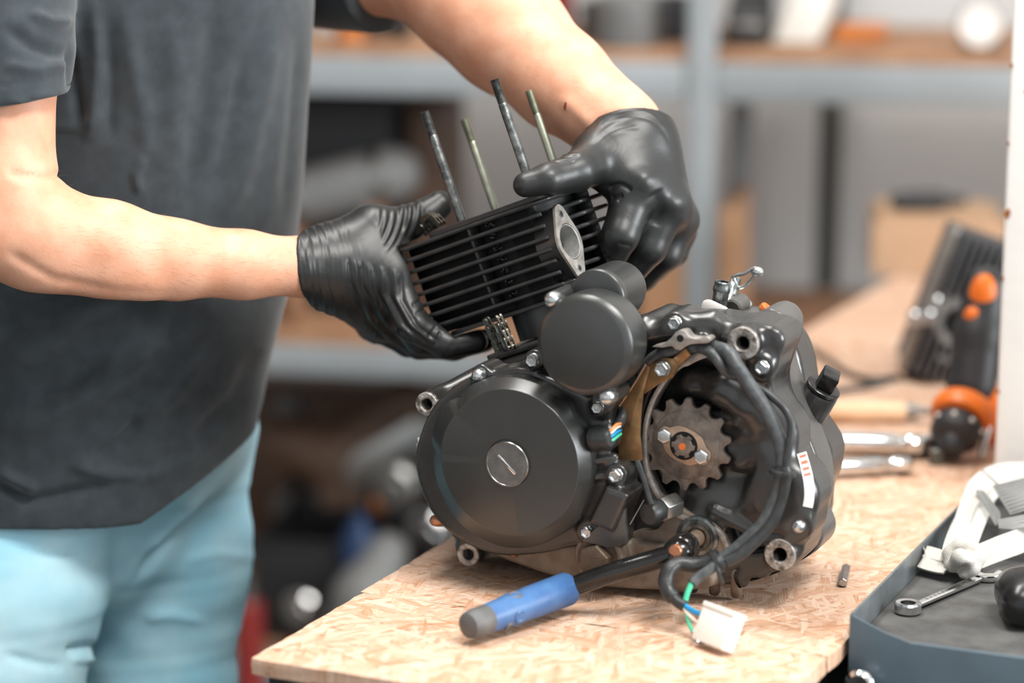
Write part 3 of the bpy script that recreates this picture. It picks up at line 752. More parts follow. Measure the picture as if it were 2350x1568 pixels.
    c = K(842, 1240, 0.0); m = MB().lathe((c[0], -0.05, SHELF0), (0, 0, 1), [(0.028, 0), (0.03, 0.004), (0.03, K(842, 1225, -0.05)[2] - SHELF0), (0.012, K(842, 1195, -0.05)[2] - SHELF0), (0.012, K(842, 1180, -0.05)[2] - SHELF0)], 24)
    krow('fluid_bottle', 'dark blue bottle on the bottom shelf edge', 'bottle', m, 'blue_plastic')
    c = K(868, 1170, -0.02); r = empty('turn_signal', RACK_M @ Vector((c[0], 0.03, SHELF0)), 'orange turn signal lamp beside the blue bottle', 'lamp', rz=-RYAW); h = c[2] - SHELF0
    MB().ball((0, -0.02, h), 0.02, 16, 10, (1, 0.8, 1)).build('lens', 'amber_plastic', r); MB().cyl((0, 0.0, 0), (0, 0.0, h - 0.015), 0.008, seg=12).build('stalk', 'black_plastic', r)
    F = Field((-0.95, -0.42, -0.02), (-0.3, 0.0, 0.65), 0.008)
    a = Vector(K(800, 1470, -0.2)); b = Vector(K(890, 1270, -0.16))
    F.chain([(a.x, -0.2, 0.05), (a.x + 0.01, -0.2, a.z), ((a.x + b.x) / 2, -0.19, (a.z + b.z) / 2), (b.x, -0.16, b.z)], [0.05, 0.05, 0.055, 0.035], 0.02)
    V, Q = F.mesh(2); V[:, 2] = np.maximum(V[:, 2], 0.0); o = np_mesh('front_mudguard', V, Q, 'grey_plastic', xf=RACK_M); tag(o, 'dull grey mudguard standing on the floor behind the bench corner', 'mudguard')
    c = K(572, 1480, -0.2); r = empty('bottle_jack', RACK_M @ Vector((c[0], -0.2, 0)), 'red jack on the floor between jeans and bench corner', 'jack', rz=-RYAW)
    MB().box((-0.05, -0.05, 0), (0.05, 0.05, 0.02)).build('base', 'red_paint', r, bevel=0.004); MB().cyl((0, 0, 0.02), (0, 0, 0.30), 0.026, seg=20, bev=0.003).build('cylinder', 'red_paint', r)
    MB().cyl((0, 0, 0.30), (0, 0, 0.34), 0.012, seg=16).build('piston', 'chrome', r)
shelf_goods()

# ================================================================== TOOL CART AND WHAT LIES ON IT
CART_C = at_depth(1950, 1410, 1.9)
CART_TOP = CART_C.z
CART_M = Matrix.Translation((CART_C.x, CART_C.y, 0)) @ Matrix.Rotation(-YAW, 4, 'Z')
CART_INV = CART_M.inverted()
MAT_Z = CART_TOP - 0.024
def on_mat(u, v, dz=0.0):
    return CART_INV @ at_height(u, v, MAT_Z + dz)
def cart():
    root = empty('tool_cart', (CART_C.x, CART_C.y, 0), 'dark blue grey metal tool cart with a gritty black tray mat', 'tool cart', rz=-YAW)
    W, D = 0.56, 0.47; z = CART_TOP; zl = z - 0.018
    MB().box((0.002, 0.002, 0.10), (W, D, z - 0.0285)).build('cabinet', 'cart_blue', root, bevel=0.002)
    # rim walls: left high, front low with a folded gusset
    MB().box((0.0, 0.0035, z - 0.028), (0.0022, D, z)).build('rim', 'cart_rim', root)
    MB().box((0.0023, D - 0.0022, z - 0.028), (W, D, z)).build('rim', 'cart_rim', root)
    MB().box((W - 0.0022, 0.0035, z - 0.028), (W, D - 0.0023, z)).build('rim', 'cart_rim', root)
    MB().prism([(0, z - 0.19), (W, z - 0.19), (W, z), (W - 0.0022, z), (W - 0.05, zl), (0.052, zl), (0.03, zl + 0.006), (0.0, z)], lambda p, y: (p[0], y, p[1]), 0.0, 0.0022).build('front_panel', 'cart_blue', root, bevel=0.0006)
    MB().box((0.052, 0.0023, zl - 0.004), (W - 0.052, 0.006, zl)).build('front_lip', 'cart_blue', root, bevel=0.001)
    MB().box((0.0024, 0.0064, z - 0.0284), (W - 0.0024, D - 0.0024, MAT_Z)).build('tray_mat', 'grit_mat', root, bevel=0.001)
    kx = (CART_INV @ at_depth(1992, 1552, CART_C.y)).x; kz = at_depth(1992, 1552, CART_C.y).z
    for k in range(4):
        zt = z - 0.195 - k * 0.15; MB().box((0.006, -0.012, zt - 0.14), (W - 0.006, 0.002, zt)).build('drawer', 'cart_blue', root, bevel=0.003)
    kn = MB(); kn.lathe((kx, 0.0, kz), (0, -1, 0), [(0.008, 0), (0.008, 0.008), (0.0125, 0.012), (0.0135, 0.016), (0.0125, 0.02), (0.0095, 0.0225), (0.005, 0.0225), (0.0045, 0.021)], 32)
    kn.build('knob', 'chrome', root)
    for x in (0.05, W - 0.05):
        for y in (0.06, D - 0.06):
            MB().cyl((x - 0.012, y, 0.05), (x + 0.012, y, 0.05), 0.05, seg=24, bev=0.004).build('caster', 'rubber_black', root); MB().box((x - 0.016, y - 0.016, 0.05), (x + 0.016, y + 0.016, 0.0995)).build('caster_fork', 'frame_black', root)
cart()

def spanner():
    a = on_mat(2083, 1408); b = on_mat(2262, 1330); d = (b - a); L_ = d.length; d.normalize(); n = Vector((-d.y, d.x, 0))
    root = empty('combination_spanner', CART_M @ Vector((a.x, a.y, MAT_Z + 0.0008)), 'chrome combination spanner lying on the tool cart mat', 'spanner', rz=-YAW + math.atan2(d.y, d.x))
    # local: x along the spanner
    sh = MB(); hw0, hw1, t0 = 0.0042, 0.0054, 0.0034
    rs = []
    for i in range(9):
        t = i / 8; x = 0.009 + (L_ - 0.024) * t; hw = hw0 + (hw1 - hw0) * t; z0 = 0.0012
        rs.append([(x, -hw, z0 + 0.0012), (x, -hw * 0.7, z0), (x, hw * 0.7, z0), (x, hw, z0 + 0.0012), (x, hw, z0 + t0), (x, hw * 0.62, z0 + t0 + 0.0008), (x, hw * 0.5, z0 + t0 + 0.0003), (x, -hw * 0.5, z0 + t0 + 0.0003), (x, -hw * 0.62, z0 + t0 + 0.0008), (x, -hw, z0 + t0)])
    sh.rings(rs); sh.build('shank', 'chrome', root)
    ring = MB(); ring.lathe((0, 0, 0), (0.0, 0, 1), [(0.0066, 0.0004), (0.0105, 0.0), (0.0116, 0.0012), (0.0116, 0.0078), (0.0104, 0.0092), (0.0066, 0.0088)], 36, closed=True); ring.build('ring_end', 'chrome', root)
    # open jaw, head turned 15 degrees
    ja = math.radians(15); R_ = 0.0145; pts = []
    for k in range(25):
        th = math.radians(40 + k * 280 / 24); pts.append((R_ * math.cos(th), R_ * 0.98 * math.sin(th)))
    pts += [(R_ * 0.85, -0.0062), (-0.002, -0.0062), (-0.005, 0), (-0.002, 0.0062), (R_ * 0.85, 0.0062)]
    pts = [(L_ + 0.001 + x * math.cos(ja) - y * math.sin(ja), x * math.sin(ja) + y * math.cos(ja)) for x, y in pts]
    MB().prism(pts, lambda p, z: (p[0], p[1], z), 0.0004, 0.0062).build('open_end', 'chrome', root, bevel=0.0008)
    for k, w in enumerate((0.0022, 0.0012, 0.0022, 0.003, 0.0022, 0.0022)):
        x = 0.03 + k * 0.0065; MB().box((x, -0.0012, 0.0049), (x + w, 0.0012, 0.0051)).build('stamped_mark', 'brushed_steel', root)
spanner()

def strap():
    O_ = on_mat(2200, 1290); O_.z = MAT_Z
    root = empty('webbing_strap', CART_M @ O_, 'knotted white webbing strap with a metal buckle on the tool cart', 'strap', rz=-YAW)
    def X(u, v, yc):                    # on the cart's plane y = yc
        r = ray(u, v); t = (yc - (CAM - CART_C).dot(EY)) / r.dot(EY); q = CART_INV @ (CAM + r * t)
        return Vector((q.x, yc, q.z)) - O_
    def rib(name, pts, wd, w, n=10, th=0.0017):
        P = catmull([X(*p) for p in pts], n); K_ = catmull([Vector(q) for q in wd], n)
        m = MB().ribbon(P, K_, w, th); b = MB(); b.v = m.v; b.f = m.f
        return b.build(name, 'webbing', root, sharp=50)
    ex, ey, ez = Vector((1, 0, 0)), Vector((0, 1, 0)), Vector((0, 0, 1))
    # long limb: from the far right, over the hump, down into the knot
    rib('webbing', [(2440, 1100, .44), (2360, 1088, .44), (2300, 1094, .43), (2258, 1122, .40), (2236, 1170, .345), (2218, 1220, .285), (2206, 1262, .24), (2200, 1290, .215)],
        [ey * .8 + ez * .5, ey * .8 + ez * .5, ey * .7 + ez * .5 - ex * .2, ex * .8 - ez * .45 + ey * .1, ex * .95 - ez * .3, ex * .95 - ez * .25, ex * .9 - ez * .3, ex * .8 - ez * .4], lambda t: 0.030 if t < 0.5 else 0.030 - 0.012 * (t - 0.5))
    # second layer folded along its left edge
    rib('webbing_fold', [(2262, 1110, .405), (2226, 1160, .35), (2200, 1215, .285), (2184, 1260, .235), (2182, 1290, .21)],
        [ex * .5 + ey * .6, ex * .5 + ey * .5 + ez * .2, ex * .4 + ey * .6, ex * .5 + ey * .6, ex * .6 + ey * .5], 0.016)
    # knot: the band wound round and pulled tight
    F = Field((-0.06, -0.12, -0.01), (0.07, 0.03, 0.06), 0.0014)
    kp = [X(*q) for q in ((2182, 1296, .205), (2184, 1272, .21), (2204, 1258, .212), (2228, 1262, .21), (2240, 1282, .205), (2230, 1304, .198), (2212, 1316, .195))]
    F.chain(kp, [.0065, .0075, .008, .008, .0075, .007, .0055], 0.004); F.chain([X(2186, 1300, .196), X(2204, 1280, .192), X(2224, 1290, .192)], [.006, .0075, .006], 0.004)
    V, Q = F.mesh(1); N = vnormals(V, Q)
    for ln in ([kp[0], X(2196, 1284, .19), X(2222, 1276, .19)], [X(2190, 1264, .20), X(2210, 1270, .195), X(2232, 1262, .20)], [X(2200, 1316, .19), X(2216, 1298, .188), X(2238, 1294, .195)]):
        d = np.full(len(V), 1.0)
        for q in catmull(ln, 10): d = np.minimum(d, np.linalg.norm(V - np.array(q), axis=1))
        V -= N * (0.0022 * np.exp(-(d / 0.0032) ** 2))[:, None]
    np_mesh('knot', V, Q, 'webbing', root)
    # folded tail to the left
    rib('tail', [(2200, 1284, .215), (2172, 1280, .218), (2136, 1270, .225), (2112, 1266, .23), (2104, 1276, .222), (2118, 1292, .21), (2150, 1302, .205), (2176, 1306, .20)],
        [ey * .9 + ez * .3] * 4 + [ey * .8 + ex * .2 + ez * .3] * 4, 0.016, 10)
    # limb to the right, lying half on edge
    rib('webbing', [(2226, 1286, .215), (2256, 1274, .235), (2296, 1258, .26), (2350, 1238, .285), (2440, 1200, .31)],
        [ey * .5 + ez, ey * .5 + ez * .9, ey * .6 + ez * .8, ey * .7 + ez * .7, ey + ez * .5], 0.022)
    # buckle: ribbed plate, side cheek, tongue, cross bar
    def plate(name, uvs, th, material, bev=0.0006):
        P = [X(*q) for q in uvs]
        m = MB(); n = len(P); nn = (P[1] - P[0]).cross(P[2] - P[0]).normalized()
        if nn.y > 0: nn = -nn
        m.add([p for p in P] + [p - nn * th for p in P], [tuple(range(n)), tuple(range(n, 2 * n))] + [(k, (k + 1) % n, n + (k + 1) % n, n + k) for k in range(n)])
        return m.build(name, material, root, bevel=bev)
    plate('buckle_plate', [(2276, 1114, .385), (2376, 1090, .385), (2416, 1150, .315), (2318, 1182, .315)], 0.002, 'buckle_grey')
    plate('buckle_cheek', [(2242, 1128, .375), (2258, 1130, .375), (2296, 1180, .305), (2296, 1202, .30), (2284, 1208, .30)], 0.0018, 'buckle_grey')
    plate('buckle_tongue', [(2288, 1194, .30), (2320, 1188, .30), (2424, 1168, .30), (2428, 1196, .285), (2324, 1216, .285), (2292, 1214, .285)], 0.003, 'buckle_grey')
    for k in range(9):
        t = (k + 0.5) / 9; a = X(2276 + 42 * t, 1114 + 68 * t, .3842 - .07 * t); b = X(2376 + 40 * t, 1090 + 60 * t, .3842 - .07 * t)
        MB().cyl(a.lerp(b, 0.05), a.lerp(b, 0.95), 0.0007, seg=6).build('grip_line', 'zinc', root)
    MB().cyl(X(2242, 1128, .374), X(2290, 1206, .298), 0.0016, seg=10).build('buckle_bar', 'zinc', root)
    a, b = X(2328, 1203, .2905), X(2414, 1185, .2905)
    MB().tube([a, a.lerp(b, 0.3), b], 0.003, 10, flat=0.35).build('tongue_slot', 'zinc', root)
strap()
def settle(name, zmin=0.0008, ymax=None, xmin=None):
    for o in bpy.data.objects:
        if o.parent and o.parent.name == name:
            for q in o.data.vertices:
                if ymax is not None: q.co.y = min(q.co.y, ymax)
                if xmin is not None: q.co.x = max(q.co.x, xmin)
                q.co.z = max(q.co.z, zmin)
_o = on_mat(2200, 1290)
settle('webbing_strap', 0.0008, 0.464 - _o.y, 0.0036 - _o.x)

def hand_sander():
    c = on_mat(2375, 1425, 0.0); root = empty('hand_sander', CART_M @ Vector((c.x, c.y, MAT_Z + 0.0008)), 'black rounded hand sander with a grey pad at the right edge', 'sander', rz=-YAW + 0.35)
    F = Field((-0.08, -0.07, -0.01), (0.16, 0.08, 0.08), 0.002)
    F.rbox((0.04, 0, 0.019), (0.072, 0.038, 0.0186), None, 0, 0.016); F.ell((0.04, 0, 0.03), (0.07, 0.036, 0.02), 0.012)
    V, Q = F.mesh(1); V[:, 2] = np.maximum(V[:, 2], 0.0); np_mesh('body', V, Q, 'gloss_black', root)
    F = Field((-0.05, -0.05, 0.02), (0.16, 0.05, 0.08), 0.002); F.ell((0.048, 0.0, 0.046), (0.060, 0.030, 0.0085)); V, Q = F.mesh(1); np_mesh('pad', V, Q, 'grey_plastic', root)
hand_sander()

# ================================================================== ENGINE
ENGINE = empty('motorcycle_engine', ENGINE_O, 'black motorcycle engine lying on the strand board bench with its sprocket showing', 'engine', rz=-YAW)
ENGINE.location.z += 0.0008

# frame of the finned barrel (studs and cylinder base share its axis)
B_V = Vector((0, math.cos(math.radians(9.5)), -math.sin(math.radians(9.5))))
B_UP = Vector((0, math.sin(math.radians(9.5)), math.cos(math.radians(9.5))))
_r = math.radians(19.0); _p = math.radians(32.0)
B_A = UPV * 0 + B_UP * math.cos(_r) - Vector((1, 0, 0)) * math.sin(_r)
B_S = Vector((1, 0, 0)) * math.cos(_r) + B_UP * math.sin(_r)
B_F = B_S * math.cos(_p) - B_V * math.sin(_p)
B_D = B_S * math.sin(_p) + B_V * math.cos(_p)
BARREL_O = at_depth(1255, 451, 2.10)          # front right corner of the top fin
BARREL_M = Matrix.Translation(BARREL_O) @ Matrix((B_F, B_D, B_A)).transposed().to_4x4()
B2E = ENGINE_INV @ BARREL_M

def PX(pts, y): return [EXZ(u, v, y) for u, v in pts]
def fbounds(polys, y0, y1, m=0.012):
    a = np.array([p for q in polys for p in q]); lo = a.min(0) - m; hi = a.max(0) + m
    return (lo[0], y0 - m, lo[1]), (hi[0], y1 + m, hi[1])

def crankcase():
    P1 = smooth_poly(PX([(1000, 905), (1100, 868), (1230, 818), (1330, 772), (1470, 744), (1600, 728), (1700, 742), (1780, 748), (1806, 780), (1790, 830), (1776, 880), (1788, 960), (1812, 1060), (1836, 1150), (1852, 1205), (1846, 1265), (1800, 1305), (1700, 1332), (1640, 1340), (1520, 1344), (1420, 1340), (1330, 1322), (1200, 1290), (1100, 1290), (1052, 1262), (1050, 1220), (1000, 1150), (975, 1050), (985, 960)], 0.01), 3)
    lo, hi = fbounds([P1], -0.03, 0.06)
    F = Field((lo[0], lo[1], -0.004), hi, 0.0015)
    F.poly(P1, 0.0, 0.06, 0, 0.006)
    # open sprocket bay
    bay = smooth_poly(PX([(1605, 822), (1535, 856), (1492, 915), (1477, 1000), (1486, 1095), (1525, 1160), (1590, 1196), (1660, 1200), (1722, 1150), (1752, 1050), (1742, 950), (1710, 880), (1665, 838)], 0.0), 3)
    F.poly(bay, -0.05, 0.024, 0.004, 0.003, True)
    # ribs and swellings in the bay
    e = lambda u, v, y: E(u, v, y)
    F.chain([e(1540, 892, .026), e(1600, 880, .018), e(1668, 895, .010), e(1722, 935, .008), e(1752, 975, .012)], [.008, .012, .015, .014, .010], 0.010)
    F.chain([e(1640, 955, .012), e(1700, 965, .004), e(1752, 968, .004)], [.0055, .0060, .0060], 0.003)
    F.chain([e(1655, 1062, .016), e(1700, 1062, .008), e(1758, 1036, .006)], [.005, .006, .007], 0.005)
    F.cap(e(1672, 838, .02), e(1668, 880, .018), .0036, .0036, 0.003)
    F.cap(e(1676, 836, .02), e(1715, 860, .018), .0036, .0036, 0.003)
    F.ell(e(1655, 1175, .022), (0.050, 0.024, 0.044), 0.012)
    F.cap(e(1590, 1130, .024), e(1600, 1190, .012), .004, .004, 0.006)
    x, z = EXZ(1573, 1022, 0.02); F.ycyl(x, z, 0.028, 0.004, 0.04, 0.006)
    x, z = EXZ(1692, 1014, 0.0); F.rbox((x, 0.016, z), (0.020, 0.012, 0.016), None, 0.008)
    # bulge by the cable tie and shoulder of the clutch side
    x, z = EXZ(1800, 1140, 0.0); F.ycyl(x, z, 0.03, -0.006, 0.05, 0.02, 0.012)
    x, z = EXZ(1770, 1000, 0.0); F.ycyl(x, z, 0.02, 0.004, 0.05, 0.02, 0.008)
    # boss barrels
    x, z = EXZ(1705, 790, -0.012); F.ycyl(x, z, 0.0138, -0.012, 0.065, 0.008, 0.001)
    x, z = EXZ(1790, 1275, -0.006); F.ycyl(x, z, 0.0138, -0.006, 0.065, 0.008, 0.001)
    x, z = EXZ(1750, 845, 0.0); F.ycyl(x, z, 0.0105, -0.004, 0.04, 0.008, 0.001)
    x, z = EXZ(1836, 1207, 0.0); F.ycyl(x, z, 0.0115, -0.004, 0.04, 0.010, 0.001)
    x, z = EXZ(1551, 743, 0.0); F.ycyl(x, z, 0.010, -0.004, 0.04, 0.008, 0.001)
    # ridges running back over the top
    F.cap(e(1608, 788, -.006), e(1650, 752, .06), .007, .007, 0.006)
    F.cap(e(1668, 776, -.002), e(1705, 750, .055), .005, .005, 0.006)
    F.cap(e(1490, 770, -.004), e(1640, 735, .012), .006, .008, 0.010)
    F.cap(e(1480, 745, .005), e(1540, 720, .04), .007, .008, 0.012)
    # lower web with its pocket
    pk = smooth_poly(PX([(1665, 1222), (1690, 1212), (1760, 1250), (1742, 1272), (1690, 1268)], -0.002), 3)
    F.poly(pk, -0.05, 0.018, 0.003, 0.002, True)
    F.cap(e(1640, 1175, -.002), e(1765, 1245, -.002), .0045, .0045, 0.006)
    # foot ribs
    F.cap(e(1690, 1290, .01), e(1704, 1335, .01), .006, .006, 0.006); F.cap(e(1745, 1285, .01), e(1752, 1315, .01), .005, .005, 0.006)
    for u, v, r, y in ((1705, 790, .0062, -.012), (1790, 1275, .0064, -.006)):
        x, z = EXZ(u, v, y); F.ycyl(x, z, r, -0.05, 0.05, 0, 0.0005, True)
    V, Q = F.mesh(1); V[:, 2] = np.maximum(V[:, 2], 0.0)
    np_mesh('crankcase', V, Q, 'cast_black', ENGINE)

    # right half of the case
    P2 = smooth_poly(PX([(1100, 850), (1300, 760), (1480, 728), (1650, 712), (1740, 720), (1798, 738), (1816, 765), (1812, 815), (1822, 860), (1848, 930), (1876, 1000), (1896, 1060), (1900, 1130), (1890, 1180), (1898, 1222), (1886, 1252), (1850, 1278), (1780, 1310), (1690, 1326), (1500, 1316), (1200, 1270), (1080, 1250), (1040, 1100), (1040, 950)], 0.085), 3)
    lo, hi = fbounds([P2], 0.0612, 0.108)
    F = Field((lo[0], lo[1], -0.004), hi, 0.002)
    F.poly(P2, 0.0612, 0.108, 0, 0.005)
    x, z = EXZ(1705, 790, -0.012); F.ycyl(x, z, 0.0165, 0.0612, 0.108, 0.008, 0.003)
    x, z = EXZ(1790, 1275, -0.006); F.ycyl(x, z, 0.0150, 0.0612, 0.108, 0.008, 0.003)
    V, Q = F.mesh(1); V[:, 2] = np.maximum(V[:, 2], 0.0)
    np_mesh('crankcase_half', V, Q, 'cast_grey', ENGINE)
    P3 = smooth_poly(PX([(1600, 722), (1720, 712), (1790, 722), (1842, 780), (1862, 850), (1872, 930), (1898, 975), (1920, 1010), (1926, 1040), (1918, 1090), (1903, 1125), (1893, 1200), (1840, 1262), (1700, 1290), (1400, 1280), (1250, 1200), (1250, 900), (1400, 770)], 0.14), 3)
    lo, hi = fbounds([P3], 0.1095, 0.168)
    F = Field((lo[0], lo[1], -0.004), hi, 0.0022)
    F.poly(P3, 0.1095, 0.168, 0, 0.012)
    V, Q = F.mesh(1); V[:, 2] = np.maximum(V[:, 2], 0.0)
    np_mesh('clutch_cover', V, Q, 'cast_black', ENGINE)
    # pale gasket edges between the halves
    for P, y in ((P2, 0.0606), (P3, 0.1088)):
        c = (sum(p[0] for p in P) / len(P), sum(p[1] for p in P) / len(P))
        pts = [(c[0] + (p[0] - c[0]) * 0.996, max(c[1] + (p[1] - c[1]) * 0.996, 0.001)) for p in P]
        MB().prism(pts, lambda p, a: (p[0], a, p[1]), y - 0.0004, y + 0.0006).build('gasket', 'sump_alloy' if y > 0.1 else 'dark_hole', ENGINE)

    # left cover base that carries the round covers
    P4 = smooth_poly(PX([(975, 1000), (1010, 925), (1060, 880), (1110, 856), (1200, 838), (1270, 860), (1350, 895), (1405, 930), (1412, 985), (1404, 1050), (1432, 1072), (1446, 1100), (1440, 1150), (1438, 1250), (1400, 1254), (1340, 1246), (1260, 1264), (1150, 1268), (1060, 1228), (1000, 1165), (968, 1075)], -0.02), 3)
    lo, hi = fbounds([P4], -0.045, 0.0)
    F = Field((lo[0] - .02, lo[1], -0.004), (hi[0] + 0.02, hi[1] + 0.12, hi[2] + 0.03), 0.0015)
    F.poly(P4, -0.034, -0.001, 0, 0.004)
    # block lug beside the lever
    pb = PX([(1392, 1118), (1445, 1138), (1408, 1225), (1352, 1200)], -0.045); F.poly(pb, -0.048, -0.005, 0.005, 0.003)
    # bolt seats
    for u, v, r in ((1415, 1092, .0095), (1350, 1222, .010), (1103, 862, .009), (1225, 828, .009), (1388, 915, .011), (1378, 938, .008)):
        x, z = EXZ(u, v, -0.036); F.ycyl(x, z, r, -0.036, -0.004, 0.006, 0.001)
    # grommet seat
    F.cap(E(1372, 1008, -.03), E(1395, 1003, -.028), .011, .012, 0.006)
    # ribs towards the bay
    F.cap(E(1365, 1060, -.036), E(1410, 1052, -.03), .004, .004, 0.004); F.cap(E(1360, 1098, -.036), E(1400, 1088, -.03), .004, .004, 0.004)
    # arms with the two left mounting barrels
    F.cap(E(1000, 920, .0), E(1100, 872, .03), .010, .012, 0.01)
    x, z = EXZ(980, 930, -0.022); F.ycyl(x, z, 0.0108, -0.022, 0.09, 0.006, 0.001)
    x, z = EXZ(1075, 1275, -0.012); z = max(z, 0.0112); F.ycyl(x, z, 0.0106, -0.012, 0.06, 0.006, 0.001); ll = (x, z)
    x, z = EXZ(980, 930, -0.022); F.ycyl(x, z, 0.0056, -0.05, 0.05, 0, 0.0005, True); F.ycyl(ll[0], ll[1], 0.0056, -0.05, 0.05, 0, 0.0005, True)
    V, Q = F.mesh(1); V[:, 2] = np.maximum(V[:, 2], 0.0)
    np_mesh('left_cover', V, Q, 'cast_black', ENGINE)

    # worn bare rings at the ends of the mounting barrels
    for (x, z), y, ro, ri in ((EXZ(1705, 790, -.012), -.012, .0139, .0060), (EXZ(1790, 1275, -.006), -.006, .0139, .0063), (EXZ(980, 930, -.022), -.022, .0109, .0054), (ll, -.012, .0107, .0054)):
        MB().lathe((x, y - 0.0016, z), (0, 1, 0), [(ri, 0.012), (ri, 0.001), (ri + 0.0012, 0.0), (ro - 0.0008, 0.0), (ro, 0.0008), (ro, 0.004)], 40, closed=True).build('mount_ring', 'worn_alloy', ENGINE)

    # bare machined rim round the sprocket bay, down to the selector shaft
    rim = catmull([E(u, v, -0.0075) for u, v in [(1626, 812), (1590, 826), (1540, 858), (1502, 912), (1482, 970), (1478, 1030), (1486, 1092), (1512, 1145), (1556, 1186), (1604, 1200), (1650, 1226), (1668, 1262)]], 6)
    m = MB(); n = len(rim); rs = []
    for i, p in enumerate(rim):
        t = (rim[min(i + 1, n - 1)] - rim[max(i - 1, 0)]).normalized(); s = Vector((t.z, 0, -t.x)); w = 0.0022 if i > 8 else 0.0034
        rs.append([p + s * w, p - s * w, p - s * w + Vector((0, .016, 0)), p + s * w + Vector((0, .016, 0))])
    m.rings(rs); m.build('bay_rim', 'bare_alloy', ENGINE, bevel=0.0006)
    # machined web around the selector shaft
    web = smooth_poly(PX([(1510, 1215), (1545, 1168), (1590, 1185), (1640, 1205), (1668, 1245), (1660, 1300), (1600, 1318), (1530, 1300), (1470, 1285), (1430, 1240), (1470, 1218)], -0.006), 4)
    MB().prism(web, lambda p, y: (p[0], y, p[1]), -0.006, 0.004).build('selector_web', 'sump_alloy', ENGINE, bevel=0.0012)
    # sump, drain boss and drain plug
    F = Field((-0.16, -0.06, -0.004), (0.13, 0.05, 0.07), 0.0016)
    F.poly([(p[0], max(p[1], 0.0)) for p in smooth_poly(PX([(1120, 1262), (1250, 1255), (1440, 1240), (1560, 1260), (1620, 1300), (1640, 1345), (1560, 1356), (1440, 1352), (1330, 1340), (1200, 1300)], -0.01), 3)], -0.014, 0.03, 0, 0.004)
    x, z = EXZ(1372, 1283, -0.034); z = max(z, 0.0225); F.ycyl(x, z, 0.0225, -0.034, 0.02, 0.005, 0.0015); dp = (x, z)
    for u in (1590, 1640, 1690): F.cap(E(u, 1322, -0.005), (E(u, 1340, .02)[0], .02, .004), .005, .005, 0.004)
    V, Q = F.mesh(1); V[:, 2] = np.maximum(V[:, 2], 0.0)
    np_mesh('sump', V, Q, 'sump_alloy', ENGINE)
    MB().lathe((dp[0], -0.0342, dp[1]), (0, -1, 0), [(0.0185, 0), (0.0185, 0.002), (0.0145, 0.002)], 36).build('drain_washer', 'drain_brown', ENGINE)
    MB().lathe((dp[0], -0.0362, dp[1]), (0, -1, 0), [(0.0150, 0), (0.0150, 0.009), (0.0138, 0.0105), (0.004, 0.0108)], 6, ang0=0.3).build('drain_plug', 'drain_brown', ENGINE, bevel=0.0006)
crankcase()

def bolt(u, v, y, r=0.0058, dome=False, material='zinc', d=(0, -1, 0), name='bolt', pos=None, rot=0.3):
    p = pos if pos is not None else E(u, v, y)
    b = MB()
    if dome:
        b.lathe(p, d, [(r * 1.05, -0.004), (r * 1.08, 0.002), (r * 1.0, 0.006), (r * 0.75, 0.0088), (r * 0.35, 0.0102), (r * 0.05, 0.0105)], 24)
    else:
        b.lathe(p, d, [(r * 1.08, -0.004), (r * 1.08, 0.0010), (r * 0.98, 0.0018)], 28)
        b.lathe(p, d, [(r * 1.0, 0.0012), (r * 1.0, 0.0056), (r * 0.88, 0.0064), (r * 0.6, 0.0062), (r * 0.5, 0.0056)], 6, ang0=rot)
    return b.build(name, material, ENGINE, sharp=32)

